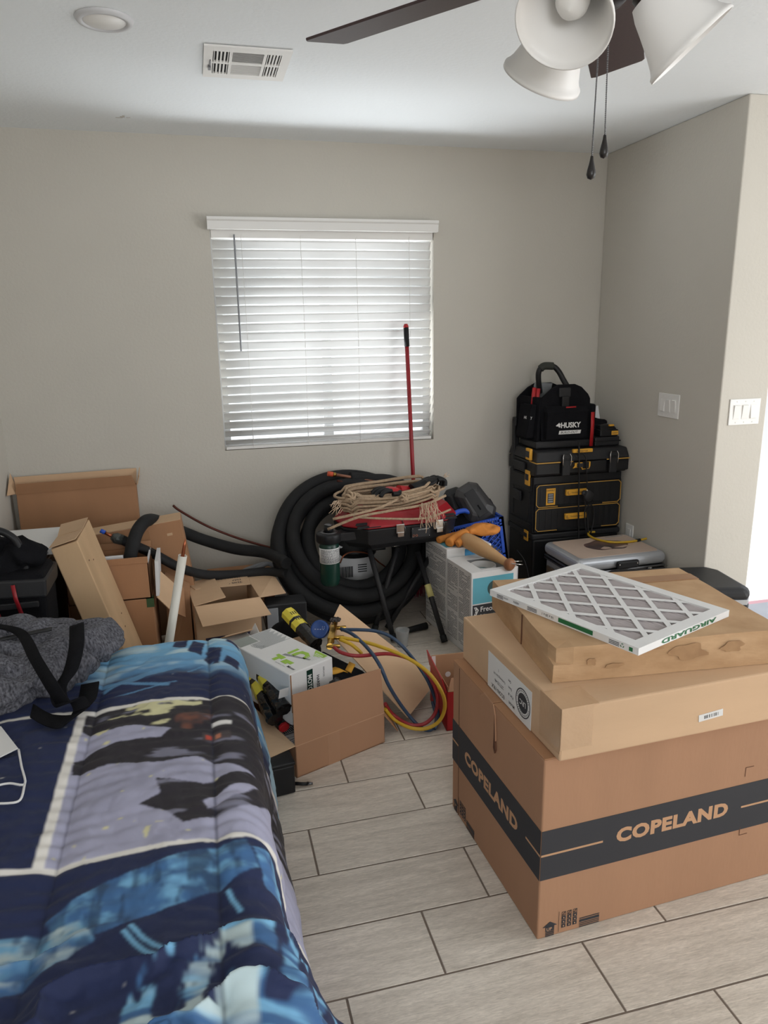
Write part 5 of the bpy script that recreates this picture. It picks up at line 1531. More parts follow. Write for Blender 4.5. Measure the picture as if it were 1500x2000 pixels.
# two-drawer unit
tb1 = thing('tool_box', 'black two-drawer tool box with yellow outlined drawers, second from the floor', 'tool box', (SX, SY, .379))
b = MB().box((-.004, .012, .380), (.544, .335, .706), M0)
b.box((-.010, .03, .40), (0, .31, .43), M0).box((-.010, .03, .62), (0, .31, .70), M0).box((-.008, .05, .44), (0, .075, .61), M0).box((-.008, .265, .44), (0, .29, .61), M0)
b.build('box_body', M_blackpl, tb1, .006)
def outline(x0, z0, x1, z1, wd, c=.016):
    P = [(x0 + c, z0), (x1 - c, z0), (x1, z0 + c), (x1, z1 - c), (x1 - c, z1), (x0 + c, z1), (x0, z1 - c), (x0, z0 + c)]
    Q = [(x0 + c + wd * .4, z0 + wd), (x1 - c - wd * .4, z0 + wd), (x1 - wd, z0 + c + wd * .4), (x1 - wd, z1 - c - wd * .4), (x1 - c - wd * .4, z1 - wd), (x0 + c + wd * .4, z1 - wd), (x0 + wd, z1 - c - wd * .4), (x0 + wd, z0 + c + wd * .4)]
    return P, Q
for i, (z0, z1) in enumerate(((.394, .527), (.533, .662))):
    dwr = MB().box((.004, -.004, z0 - .002), (.536, .012, z1 + .002), M0)
    for q in range(13): dwr.box((.03 + q * .037, -.006, z0 + .012), (.05 + q * .037, -.004, z1 - .012), M0)
    dwr = dwr.build('drawer', M_blackpl, tb1, .003)
    P, Q = outline(.006, z0, .534, z1, .0034)
    b = MB()
    for j in range(8):
        k = (j + 1) % 8
        b.prism([P[j], P[k], Q[k], Q[j]], 0, .0035, face(M0, 'front', 0, 0, .0045))
    b.build('yellow_edge', M_ochre, dwr)
    zc = z0 + .078
    MB().box((.182, -.022, zc - .017), (.315, -.004, zc + .017), M0).build('drawer_pull', M_yellowpl, dwr, .004)
    text('TOUGHSYSTEM 2.0', .0105, face(M0, 'front', .213, zc - .004, .0226), M_ink, dwr, bold=.01, sx=.85)
    decal(face(M0, 'front', 0, 0, .0226), [(rect(.190, zc - .006, .193, zc + .008), 0), (rect(.189, zc - .009, .205, zc - .007), 0)], [M_ink], dwr, 'pull_mark')
    MB().box((.14, -.010, z0 - .006), (.42, -.002, z0 + .012), M0).build('recess_shade', M_dark, dwr, .003)  # near-black bar, the shade of a finger grip put into colour
stk = MB().box((.066, -.0076, .545), (.122, -.0064, .640), M0).build('yellow_sticker', M_yellowpl, tb1)
text('DeWALT', .013, face(M0, 'front', .0685, .625, .0080), M_ink, stk, bold=.02, sx=.95)
b = MB()
b.box((.075, -.0082, .556), (.112, -.0076, .612), M0)
pic = b.build('printed_picture', M_ink, stk)
b = MB()
for q in range(4): b.box((.079, -.0086, .560 + q * .013), (.108, -.0082, .569 + q * .013), M0)
b.build('picture_detail', M_greycond, pic)
lt1 = MB().box((-.018, .045, .650), (-.006, .10, .735), M0).build('side_latch', M_yellowpl, tb1, .003)
MB().box((-.0192, .052, .68), (-.018, .092, .715), M0).build('latch_print', M_ink, lt1)
hdl = MB().box((-.022, .15, .54), (-.006, .25, .60), M0).build('side_handle', M_blackpl2, tb1, .006)
# suitcase box
tb2 = thing('tool_box', 'black suitcase-style tool box with two chrome-edged latches, topmost box of the stack', 'tool box', (SX, SY, .707))
MB().hexa([(-.012, -.010, .712), (.556, -.010, .712), (.556, .34, .712), (-.012, .34, .712), (-.012, -.022, .790), (.560, -.022, .790), (.56, .34, .790), (-.012, .34, .790)], M0).box((.19, -.032, .722), (.42, -.01, .788), M0).box((-.012, -.030, .722), (.135, -.01, .788), M0).box((.475, -.030, .722), (.56, -.01, .788), M0).build('box_body', M_blackpl, tb2, .007)
MB().hexa([(-.014, -.034, .792), (.562, -.034, .792), (.562, .342, .792), (-.014, .342, .792), (.0, -.016, .852), (.55, -.016, .852), (.55, .33, .852), (.0, .33, .852)], M0).build('lid', M_blackpl2, tb2, .008)
b = MB()
for x0_, x1_ in ((-.014, .13), (.185, .205), (.415, .43), (.482, .562)): b.box((x0_, -.0375, .789), (x1_, -.034, .794), M0)
b.box((-.0165, -.034, .789), (-.013, .05, .794), M0)
b.build('yellow_trim', M_ochre, tb2)
for x in (.162, .452):
    l_ = MB().box((x - .024, -.048, .715), (x + .024, -.03, .835), M0).build('latch', M_blackpl2, tb2, .005)
    b = MB()
    for s_ in (-1, 1):
        b.tube([M0 @ Vector((x + s_ * .022, -.05, .770)), M0 @ Vector((x + s_ * .025, -.051, .79)), M0 @ Vector((x + s_ * .025, -.051, .822)), M0 @ Vector((x + s_ * .018, -.047, .838))], .0024, 6)
    b.build('chrome_edge', M_chrome, l_)
    b = MB()
    for q in range(5): b.box((x - .016 + q * .007, -.0495, .80), (x - .012 + q * .007, -.048, .815), M0)
    b.build('latch_rib', M_blackpl, l_)
MB().box((.262, -.044, .748), (.302, -.030, .785), M0).build('clasp', M_blackpl, tb2, .003)
tgp = MB().prism([(.205, .752), (.216, .766), (.216, .782), (.312, .786), (.312, .762), (.305, .746), (.262, .742), (.258, .756), (.222, .756)], 0, .008, face(M0, 'front', 0, 0, .033)).build('yellow_handle', M_yellowpl, tb2, .002)
MB().box((.228, -.0425, .758), (.262, -.041, .780), M0).build('handle_print', M_ink, tgp)
hb_ = MB().box((.205, -.036, .838), (.325, -.018, .858), M0).build('yellow_plate', M_yellowpl, tb2, .003)
text('DeWALT 2.0', .011, face(M0, 'front', .225, .844, .0365), M_ink, hb_, bold=.02, sx=1.1)
l3 = MB().box((-.030, .02, .80), (-.012, .075, .865), M0).build('side_latch', M_yellowpl, tb2, .004)
MB().box((-.0312, .026, .815), (-.030, .069, .85), M0).build('latch_print', M_ink, l3)
MB().box((-.030, .10, .735), (-.012, .25, .775), M0).build('side_handle', M_blackpl2, tb2, .006)
# trolley handle behind
th_ = MB()
th_.box((-.015, .265, .70), (.02, .30, 1.005), M0).box((-.015, .27, .985), (.16, .295, 1.01), M0).box((-.012, .26, .96), (.03, .305, 1.012), M0)
tr = th_.build('trolley_handle', M_blackpl, tb2, .006)

# tool tote bag on top
hb0 = thing('tool_bag', 'black tool bag with loop handle and white lettering on top of the stacked tool boxes', 'tool bag', (1.95, 3.76, .853))
Mh = fr((1.80, 3.675, .853), 0)
MB().box((-.005, -.005, .002), (.335, .215, .045), Mh).build('hard_base', M_blackpl2, hb0, .010)
def bagpoly(y, sc):
    return [(.0, y, .045), (.32, y, .045), (.33, y, .27), (.315, y, .295), (.27, y, .335), (.225, y, .352), (.115, y, .352), (.07, y, .33), (.02, y, .29), (.0, y, .27)]
b = MB()
A_, B_ = bagpoly(0, 1), bagpoly(.20, 1)
A_ = [(x * .93 + .03, y + .03 * (z > .25), z) for x, y, z in A_]
B_ = [(x * .93 - .03, y, z) for x, y, z in B_]
for P in (A_, B_):
    Q = [(x, y + .015, z) for x, y, z in P]
    n = len(P)
    b.add(P + Q, [tuple(range(n))[::-1], tuple(range(n, 2 * n))] + [(i, (i + 1) % n, n + (i + 1) % n, n + i) for i in range(n)], 0, False, Mh)
b.hexa([(0, .0, .045), (.015, .0, .045), (.0, .21, .045), (-.03, .21, .045), (.03, .03, .285), (.045, .03, .285), (.0, .21, .285), (-.02, .21, .285)], Mh)
b.hexa([(.31, .0, .045), (.33, .0, .045), (.30, .21, .045), (.285, .21, .045), (.32, .03, .27), (.335, .03, .27), (.29, .21, .285), (.275, .21, .285)], Mh)
b.box((.02, .02, .045), (.30, .20, .20), Mh)
b.build('bag_body', M_blackfab, hb0, .004)
fp = MB().hexa([(.045, -.028, .055), (.30, -.028, .055), (.30, .01, .055), (.045, .01, .055), (.05, -.024, .215), (.295, -.024, .215), (.295, .02, .215), (.05, .02, .215)], Mh).build('front_pocket', M_blackfab, hb0, .008)
MB().hexa([(.042, -.031, .205), (.303, -.031, .205), (.303, .02, .205), (.042, .02, .205), (.055, .0, .236), (.29, .0, .236), (.29, .03, .236), (.055, .03, .236)], Mh).build('pocket_flap', M_blackfab, fp, .005)
text('HUSKY', .040, face(Mh, 'front', .128, .120, .0310), M_label, fp, bold=.035, sx=.95)
decal(face(Mh, 'front', 0, 0, .0310), [([(.098, .133), (.112, .143), (.118, .149), (.122, .142), (.128, .143), (.124, .134), (.126, .124), (.118, .122), (.113, .130), (.104, .129)], 0)], [M_label], fp, 'dog_head_logo')
pill_ = decal(face(Mh, 'front', 0, 0, .0310), [([(.117, .084), (.250, .084), (.254, .104), (.121, .104)], 0)], [M_label], fp, 'label_strip')
text('BUILD-OUT', .016, face(Mh, 'front', .128, .0885, .0318), M_ink, pill_, bold=.015, sx=1.25, shear=.2)
MB().ribbon([Mh @ Vector((.155, -.033, .232)), Mh @ Vector((.215, -.033, .233))], (0, 0, .007), .003).build('red_trim', M_red, fp)
bkl = MB().box((.135, .012, .285), (.205, .030, .335), Mh).build('buckle', M_blackpl2, hb0, .004)
MB().box((.148, .0, .225), (.192, .028, .290), Mh).build('buckle_strap', M_blackpl, bkl, .003)
hp_ = smooth_path([(.085, .15, .30), (.062, .13, .38), (.060, .12, .425), (.085, .115, .450), (.135, .10, .448), (.165, .09, .42), (.185, .07, .375), (.20, .05, .34)], 7)
MB().tube([Mh @ v for v in hp_], .0155, 14).build('loop_handle', M_blackpl, hb0)
MB().tube([Mh @ v for v in smooth_path([(.066, .118, .436), (.088, .113, .4515), (.135, .10, .450)], 6)], .021, 14).build('foam_grip', mat('dark_olive_foam', (50, 52, 46), .8), hb0)
MB().box((.335, .04, .05), (.385, .19, .235), Mh).build('side_pocket', M_blackfab, hb0, .012)
sp = MB().hexa([(-.045, .04, .06), (.0, .03, .06), (-.01, .16, .06), (-.055, .16, .06), (-.01, .05, .245), (.02, .045, .245), (.0, .16, .245), (-.03, .16, .245)], Mh).build('side_pocket', M_blackfab, hb0, .008)
text('HUSKY', .022, tm(Mh @ Vector((-.034, .10, .165)), (.25, -1, 0), (.15, 0, 1)) , M_label, sp, bold=.02)
MB().ribbon([Mh @ Vector((.318, -.036, .20)), Mh @ Vector((.318, -.040, .13)), Mh @ Vector((.314, -.042, .01))], (.020, 0, 0), .004).build('red_tag', M_red, hb0)
b = MB()
for (x, y, z) in ((.015, .10, .335), (.035, .09, .33)): b.tube([Mh @ Vector((x, y, z - .12)), Mh @ Vector((x + .01, y, z))], .011, 10)
b.build('tool_grip', M_red, hb0)
MB().hexa([(.03, .16, .20), (.13, .16, .20), (.13, .163, .20), (.03, .163, .20), (.05, .15, .362), (.15, .13, .352), (.15, .133, .352), (.05, .153, .362)], Mh).build('plastic_pouch', M_cup, hb0)
MB().tube([Mh @ Vector((.01 + .06 * sin(q / 3), .03, .27 + .0)) for q in range(2)], .001, 4) if False else None

chg = thing('charger_case', 'flat black case beside the tool bag on the topmost tool box', 'case', (2.25, 3.72, .853))
MB().box((2.155, 3.66, .854), (2.31, 3.86, .905)).build('case_body', M_blackpl2, chg, .006)
MB().box((2.15, 3.655, .878), (2.315, 3.865, .884)).build('seam_rim', M_blackpl, chg, .001)
btp = thing('battery_pack', 'black and yellow battery pack on the flat black case beside the tool bag', 'battery', (2.24, 3.70, .906))
MB().box((2.185, 3.66, .907), (2.30, 3.76, .945)).hexa([(2.19, 3.665, .945), (2.295, 3.665, .945), (2.295, 3.76, .945), (2.19, 3.76, .945), (2.20, 3.69, .968), (2.285, 3.69, .968), (2.285, 3.755, .968), (2.20, 3.755, .968)]).build('pack_body', M_blackpl, btp, .006)
by = MB().box((2.255, 3.657, .915), (2.298, 3.660, .938)).build('yellow_badge', M_yellowpl, btp, .001)
text('DeWALT', .009, tm((2.258, 3.6562, .923), (1, 0, 0), (0, 0, 1)), M_ink, by, bold=.02)
MB().box((2.25, 3.675, .962), (2.28, 3.69, .972)).build('release_button', M_yellowpl, btp, .002)
pch = MB().ell((2.20, 3.80, .965), (.10, .07, .035), None, 0, 24, 12, lambda p: p + noise.noise_vector(p * 20) * .012)
tag(pch.build('pouch', M_blackfab, None), 'black soft pouch behind the battery pack in the corner', 'pouch')
man = thing('leaflet', 'white folded manual standing behind the battery pack in the corner', 'paper', (2.22, 3.86, .95))
MB().hexa([(2.165, 3.83, .93), (2.29, 3.83, .93), (2.29, 3.832, .93), (2.165, 3.832, .93), (2.165, 3.87, 1.035), (2.285, 3.87, 1.06), (2.285, 3.872, 1.06), (2.165, 3.872, 1.035)]).build('sheet', M_paper, man)
b = MB()
for q in range(5): b.hexa([(2.235, 3.8415 + q * .005, .965 + q * .012), (2.272, 3.8415 + q * .005, .967 + q * .012), (2.272, 3.8405 + q * .005, .968 + q * .012), (2.235, 3.8405 + q * .005, .966 + q * .012)] + [(2.235, 3.8435 + q * .005, .971 + q * .012), (2.272, 3.8435 + q * .005, .973 + q * .012), (2.272, 3.8425 + q * .005, .974 + q * .012), (2.235, 3.8425 + q * .005, .972 + q * .012)])
b.build('print', M_greycond, man)
# hanging cord with plug
cd = thing('power_cord', 'black power cord with plug hanging down the front of the tool boxes', 'cord', (2.06, 3.57, .85))
MB().tube(smooth_path([(2.032, 3.620, 0.896), (2.007, 3.570, 0.839), (2.012, 3.565, 0.710), (2.022, 3.575, 0.561), (2.035, 3.580, 0.379), (2.029, 3.560, 0.349)], 5), .0045, 8).build('cable', M_blackpl, cd)
MB().tube(smooth_path([(2.023, 3.570, 0.841), (2.047, 3.565, 0.809), (2.059, 3.565, 0.707), (2.069, 3.570, 0.632)], 5), .0035, 8).tube(smooth_path([(2.045, 3.575, 0.612), (2.065, 3.575, 0.543), (2.082, 3.575, 0.467), (2.085, 3.560, 0.380)], 5), .004, 8).tube(smooth_path([(2.076, 3.560, 0.366), (2.064, 3.575, 0.498), (2.087, 3.575, 0.538), (2.114, 3.575, 0.524), (2.124, 3.575, 0.463), (2.101, 3.560, 0.372)], 5), .004, 8).build('cable', M_blackpl, cd)
MB().ell((2.078, 3.565, 0.594), (.030, .012, .034), None, 0, 18, 10).ell((2.046, 3.560, 0.613), (.016, .010, .016), None, 0, 14, 8).build('plug', M_blackpl2, cd)
MB().ell((2.059, 3.552, 0.628), (.006, .004, .006), None, 0, 10, 6).build('plug_pin', M_chrome, cd)

# ------------------------------------------------------------------ silver flight case with a printed lid, black hard case
Ms_ = fr((1.796, 3.145, 0), 1.5)
scs = thing('flight_case', 'silver aluminium case with a pale printed lid in front of the tool boxes', 'case', (1.796, 3.145, 0))
SW, SD = .525, .375
MB().box((.012, .012, .002), (SW - .012, SD - .012, .285), Ms_).build('case_body', M_alu, scs, .02, seg=4)
b = MB()
for z0, z1 in ((.285, .297), (.270, .280), (.002, .03)): b.box((.004, .004, z0), (SW - .004, SD - .004, z1), Ms_)
b.build('edge_rail', M_steel, scs, .005)
lidp = MB().box((0, 0, .298), (SW, SD, .366), Ms_).build('lid', M_alu, scs, .03, seg=5)
top = MB().prism([(.045, .03), (SW - .045, .03), (SW - .03, .05), (SW - .03, SD - .05), (SW - .045, SD - .03), (.045, SD - .03), (.03, SD - .05), (.03, .05)], .3655, .3675, Ms_).build('printed_panel', mat('pale_print', (200, 178, 162), .45, var=.08, vscale=5), lidp)
el = [(.285 + .125 * cos(q * pi / 20), .20 + .085 * sin(q * pi / 20) * (1 + .12 * sin(q * .8))) for q in range(40)]
dk = MB().prism(el, .3674, .3680, Ms_).build('dark_print', mat('dark_print', (62, 58, 62), .45, rgb2=(120, 92, 84), vscale=14), top)
MB().prism([(.22, .15), (.255, .175), (.275, .16), (.28, .135), (.235, .132)], .3678, .3684, Ms_).prism([(.30, .145), (.38, .165), (.40, .15), (.34, .13)], .3678, .3684, Ms_).build('light_print', mat('beige_print', (196, 172, 156), .45), top)
MB().prism([(.36, .325), (.47, .325), (.47, .335), (.36, .335)], .3674, .3680, Ms_).build('printed_line', M_greycond, top)
hs = MB().box((.215, -.020, .302), (.345, .0, .345), Ms_).build('handle', M_blackpl, scs, .010, seg=4)
b = MB()
for u in (.228, .332): b.ell(Ms_ @ Vector((u, -.0205, .328)), (.004, .002, .004), None, 0, 10, 6)
b.build('handle_rivet', M_chrome, hs)
MB().box((.262, -.012, .272), (.298, .006, .300), Ms_).build('handle_mount', M_steel, scs, .004)
for u in (.42, .11):
    MB().box((u - .012, -.006, .262), (u + .012, .012, .292), Ms_).tube([Ms_ @ Vector((u - .010, -.008, .268)), Ms_ @ Vector((u - .006, -.012, .283)), Ms_ @ Vector((u + .004, -.010, .290))], .003, 8).build('latch', M_chrome, scs, .002)
b = MB().box((-.006, .05, .06), (.004, .32, .245), Ms_)
b.build('side_panel', mat('dull_bronze_panel', (120, 104, 88), .4, .6), scs, .004)
MB().tube([Ms_ @ Vector((-.008, .03, .25)), Ms_ @ Vector((-.022, .03, .245)), Ms_ @ Vector((-.022, .03, .20)), Ms_ @ Vector((-.008, .03, .195))], .003, 8).build('side_ring', M_chrome, scs)
yh = smooth_path([(2.137, 3.577, 0.374), (2.098, 3.578, 0.374), (2.069, 3.521, 0.374), (2.071, 3.446, 0.374), (2.119, 3.369, 0.374), (2.216, 3.348, 0.374), (2.317, 3.368, 0.374), (2.385, 3.388, 0.374), (2.390, 3.334, 0.374)], 6)
yo = thing('yellow_hose', 'yellow hose curling over the lid of the silver case', 'hose', tuple(yh[0]))
MB().tube(yh, .0062, 10).build('hose_tube', M_yhose, yo)
MB().tube([(2.261, 3.355, 0.374), (2.288, 3.362, 0.374)], .0085, 10).build('black_clip', M_blackpl, yo)

hid = carton('cardboard_box', 'low brown carton supporting the black hard case behind the stacked cartons', fr((1.86, 2.72, 0), -10), .36, .17, .262, M_card3, .003, tape=False)
bk = thing('hard_case', 'black hard-shell case with metal latch beside the doorway, behind the stacked cartons', 'case', (2.1, 2.7, .264))
Pc = [(1.79, 2.66), (2.285, 2.525), (2.318, 2.555), (2.352, 2.80), (2.322, 2.862), (1.86, 2.965), (1.79, 2.93)]
Pi = [(x + (2.07 - x) * .06, y + (2.75 - y) * .10) for x, y in Pc]
loft([(Pi, .264), (Pc, .280), (Pc, .308)], Matrix.Identity(4)).build('case_base', M_blackpl2, bk, .008)
Pm = [(x + (2.07 - x) * .006, y + (2.75 - y) * .008) for x, y in Pc]
loft([(Pm, .309), (Pm, .333)], Matrix.Identity(4)).build('metal_rim', M_alu, bk, .002)
loft([(Pc, .334), (Pc, .364), (Pi, .384)], Matrix.Identity(4)).build('case_lid', M_blackpl2, bk, .012)
def cf_(t): return Vector((1.79, 2.66, 0)).lerp(Vector((2.285, 2.525, 0)), t)
q_ = cf_(.80)
n_ = Vector((-.135, -.495, 0)).normalized() * -1
nn = Vector((-.263, -.965, 0))
MB().box((-.012, 0, .300), (.012, .012, .345), Matrix.Translation(q_) @ Matrix.Rotation(atan2(-.135, .495), 4, 'Z') @ Matrix.Translation((0, -.012, 0))).tube([q_ + nn * .014 + Vector((0, 0, .30)), q_ + nn * .022 + Vector((0, 0, .32)), q_ + nn * .012 + Vector((0, 0, .345))], .003, 8).build('latch', M_chrome, bk, .002)

# ================================================================== open carton of parts in the middle
M_tanlt = mat('crease_tan', (196, 156, 124), .85)
M_tape2 = mat('thin_clear_tape', (176, 134, 104), .3, coat=.3, bump=.1, bscale=40)
Mx_ = fr((.230, 2.249, 0), 21.0)
BW, BD, BH = .379, .50, .125
ctr = thing('cardboard_box', 'open brown carton full of parts on the floor beside the bed, front flap standing up', 'box', (.23, 2.249, 0))
th = .004
b = MB().box((0, 0, 0), (BW, BD, th), Mx_).box((0, 0, 0), (BW, th, BH), Mx_).box((0, BD - th, 0), (BW, BD, BH), Mx_).box((0, 0, 0), (th, BD, BH), Mx_).box((BW - th, 0, 0), (BW, BD, BH), Mx_)
b.build('box_body', M_card, ctr)
def cl_(u, v, z): return Mx_ @ Vector((u, v, z))
MB().quadslab(cl_(0, 0, BH), cl_(BW, 0, BH), cl_(BW - .004, .012, .302), cl_(.006, .012, .315), -.004).build('flap', M_card, ctr)
MB().quadslab(cl_(0, 0, BH), cl_(0, .42, BH), cl_(-.145, .42, BH + .012), cl_(-.105, -.005, BH - .004), .004).build('flap', M_card2, ctr)
MB().quadslab((0.534, 2.970, 0.345), (0.902, 2.720, 0.043), (0.701, 2.470, 0.040), (0.435, 2.720, 0.340), .004).build('flap', M_card2, ctr)
MB().quadslab(cl_(BW, .02, BH), cl_(BW, .22, BH), cl_(BW + .115, .20, .075), cl_(BW + .085, .03, .005), .004).build('flap', M_card3, ctr)
MB().quadslab(cl_(BW, BD, BH), cl_(0, BD, BH), cl_(.0, BD + .08, .24), cl_(BW, BD + .08, .24), .004).build('flap', M_card2, ctr)
MB().box((0, -.0010, BH - .0015), (BW, .001, BH + .0010), Mx_).build('crease', M_tanlt, ctr)
MB().box((.13, -.0007, .0), (.18, 0, .123), Mx_).build('clear_tape', M_tape2, ctr)

# white motor carton
Mj_ = fr((.233, 2.346, .0), 29.5)
Mj_.translation.z = .150
JW, JD, JH = .197, .390, .200
mc = thing('cardboard_box', 'white motor carton with lime green lettering lying in the open carton of parts', 'box', (.233, 2.346, .15))
MB().box((0, 0, 0), (JW, JD, JH), Mj_).build('box_body', M_white, mc, .004)
XJ, YJ = Mj_.to_3x3() @ Vector((1, 0, 0)), Mj_.to_3x3() @ Vector((0, 1, 0))
Tp = tm(Mj_ @ Vector((JW, JD, JH + .0006)), -XJ, -YJ)     # read from the far side: x runs right-to-left
Tp0 = tm(Mj_ @ Vector((0, 0, JH + .0006)), XJ, YJ)
decal(Tp0, [(rect(.004, JD - .075, .085, JD - .004), 0)], [mat('silver_print', (150, 156, 150), .5, var=.1)], mc, 'silver_panel')
pl = []
for q in range(26):
    y = JD - .012 - q * .0052
    pl.append((rect(.09 - (q > 13) * .04, y, .19 - (q % 5) * .006, y + .0018), 0))
for k_ in range(4):
    for q in range(10):
        a0, a1 = radians(150 + q * 12), radians(150 + q * 12 + 9)
        r_ = .028 + k_ * .006; c_ = (.088, JD - .10)
        pl.append(([(c_[0] + r_ * cos(a0), c_[1] + r_ * .9 * sin(a0)), (c_[0] + r_ * cos(a1), c_[1] + r_ * .9 * sin(a1)), (c_[0] + (r_ + .002) * cos(a1), c_[1] + (r_ + .002) * .9 * sin(a1)), (c_[0] + (r_ + .002) * cos(a0), c_[1] + (r_ + .002) * .9 * sin(a0))], 0))
decal(Tp0, pl, [mat('light_grey_print', (176, 178, 178), .6)], mc, 'line_drawing')
lgm = decal(Tp0, [([(.030, .150), (.060, .150), (.060, .165), (.074, .165), (.074, .120), (.052, .120), (.052, .132), (.030, .132)], 0),
                  ([(.040, .110), (.066, .108), (.068, .062), (.050, .062), (.050, .078), (.040, .078)], 0),
                  ([(.100, .150), (.150, .152), (.150, .138), (.100, .136)], 0),
                  ([(.100, .125), (.125, .128), (.150, .120), (.156, .090), (.140, .060), (.112, .058), (.112, .074), (.132, .078), (.138, .095), (.130, .108), (.100, .108)], 0),
                  ([(.150, .055), (.190, .090), (.190, .020), (.170, .018)], 0)], [M_lime], mc, 'green_logo')
decal(Tp0, [([(.078, .150), (.092, .150), (.128, .040), (.120, .040)], 0)], [mat('grey_swoosh', (150, 152, 150), .6)], mc, 'grey_swoosh')
dt = []
for q in range(6):
    for r_ in range(6): dt.append((rect(.125 + q * .009, .028 + r_ * .007, .130 + q * .009, .031 + r_ * .007), 0))
decal(tm(Mj_ @ Vector((0, 0, JH + .0014)), XJ, YJ), dt, [M_white], lgm, 'dot_pattern')
text('Motor', .017, Tp0 @ Matrix.Translation((.030, .060, .0004)) @ Matrix.Rotation(radians(-90), 4, 'Z'), M_ink, mc, bold=.01)
text('high efficiency motor', .007, Tp0 @ Matrix.Translation((.024, .120, .0004)) @ Matrix.Rotation(radians(-90), 4, 'Z'), M_greycond, mc)
gb = decal(face(Mj_, 'front', 0, 0, .0005), [(rect(.075, .02, .102, .188), 0)], [M_dkgreen], mc, 'green_banner')
text('MOTOR ES', .026, face(Mj_, 'front', .079, .170, .0012) @ Matrix.Rotation(radians(-90), 4, 'Z'), M_label, gb, bold=.02, sx=.85)
text('HARSS2ZVS', .017, face(Mj_, 'front', .120, .155, .0008) @ Matrix.Rotation(radians(-90), 4, 'Z'), M_ink, mc, bold=.02)
text('REPLACES', .009, face(Mj_, 'front', .150, .178, .0008) @ Matrix.Rotation(radians(-90), 4, 'Z'), M_ink, mc)
decal(face(Mj_, 'front', 0, 0, .0005), [(rect(.015, .03, .025, .11), 0), (rect(.025, .03, .055, .045), 0), (rect(.045, .05, .068, .065), 0)], [M_lime], mc, 'green_logo')
decal(face(Mj_, 'front', 0, 0, .0005), [([(.034, .06), (.042, .10), (.040, .03), (.036, .03)], 0)], [M_ink], mc, 'dark_swoosh')
MB().box((.002, -.002, .05), (.006, .0, .196), Mj_).build('torn_edge', M_card3, mc)

# small white labelled cartons at the bottom of the open carton
for i, (u, v, lb_) in enumerate(((.010, .010, 'small white labelled carton nearest the front flap in the open carton of parts'), (.012, .125, 'small white labelled carton next to the yellow wrapped packs in the open carton of parts'))):
    s_ = thing('cardboard_box', lb_, 'box', tuple(cl_(u, v, .005)), 'small labelled cartons in the parts carton')
    M_ = Mx_ @ Matrix.Translation((u, v, .005))
    MB().box((0, 0, 0), (.13, .105, .085), M_).build('box_body', M_white, s_, .002)
    Tq = tm(M_ @ Vector((0, 0, .0856)), M_.to_3x3() @ Vector((1, 0, 0)), M_.to_3x3() @ Vector((0, 1, 0)))
    P = [(rect(.01, .01, .12, .013), 0), (rect(.01, .085, .12, .088), 0), (rect(.01, .01, .013, .088), 0), (rect(.117, .01, .12, .088), 0)]
    for q in range(12): P.append((rect(.022 + q * .0075, .02, .0255 + q * .0075, .05), 0))
    for q in range(3): P.append((rect(.022, .058 + q * .008, .105, .061 + q * .008), 0))
    decal(Tq, P, [M_ink], s_, 'label_print')

# wrapped packs
def pack(label, a, c, r0, yel, group=None, red=False):
    a, c = Vector(a), Vector(c)
    t = thing('wrapped_pack', label, 'pack', tuple(a), group)
    d = (c - a); L_ = d.length
    Mp_ = Matrix.Translation(a) @ d.to_track_quat('Y', 'Z').to_matrix().to_4x4()
    r = r0
    oct_ = [(r * cos(radians(22.5 + 45 * q)) * 1.1, r * sin(radians(22.5 + 45 * q))) for q in range(8)]
    def seg(y0, y1, m, nm, k=1.0, wr=0):
        b = MB(); n = 8
        ys = [y0 + (y1 - y0) * q / n for q in range(n + 1)]
        vs = []
        for y in ys:
            for q, (x, z) in enumerate(oct_):
                w_ = 1 + wr * noise.noise((x * 60, y * 40, z * 60))
                vs.append((x * k * w_, y, z * k * w_))
        fs = [tuple(range(8)), tuple(n * 8 + q for q in range(8))[::-1]]
        for i in range(n):
            for q in range(8): fs.append((i * 8 + q, i * 8 + (q + 1) % 8, (i + 1) * 8 + (q + 1) % 8, (i + 1) * 8 + q))
        return b.add(vs, fs, 0, False, Mp_).build(nm, m, t, .0015)
    M_yel = bpy.data.materials.get('yellow_wrap') or mat('yellow_wrap', (224, 206, 70), .35)
    M_bw = bpy.data.materials.get('black_shiny_wrap') or mat('black_shiny_wrap', (22, 21, 22), .18, bump=.5, bscale=45)
    if yel:
        y_ = seg(0, L_ * yel, M_yel, 'yellow_label')
        decal(Mp_ @ Matrix.Translation((0, 0, r * .925)), [([(x0 + dx, y0), (x0 + dx + .004, y0), (x0 + dx + .004, y0 + .020), (x0 + dx, y0 + .020)], 0) for x0 in (-.012,) for dx in (0, .010, .020) for y0 in (L_ * yel * .25, L_ * yel * .6)], [M_ink], y_, 'label_print')
        seg(L_ * yel * .55, L_ * yel * .68, M_bw, 'black_band', 1.02)
    seg(L_ * max(yel, .0), L_, M_bw, 'black_wrap', .97, .12)
    if red: seg(L_, L_ + .012, M_red, 'red_end', .9)
    return t
p1_ = pack('yellow and black wrapped pack lying nearest the bed in the open carton of parts', (0.109, 2.666, 0.255), (0.177, 2.368, 0.170), .030, .58)
p2_ = pack('yellow and black wrapped pack wedged against the side of the white motor carton', (0.134, 2.618, 0.285), (0.209, 2.342, 0.220), .028, .5)
pack('glossy black wrapped stick with a red end below the yellow packs', (0.145, 2.547, 0.170), (0.204, 2.378, 0.135), .021, 0, None, True)
pack('yellow and black wrapped pack sticking out behind the white motor carton, beside the blue gauge', (0.300, 2.947, 0.340), (0.390, 2.747, 0.270), .030, .5)
stk_ = MB().box((-.018, 0, 0), (.018, .001, .05), tm(Vector((0.207, 2.354, 0.262)), (1, .35, 0), (.2, .9, .3))).build('white_label', M_label, p2_)

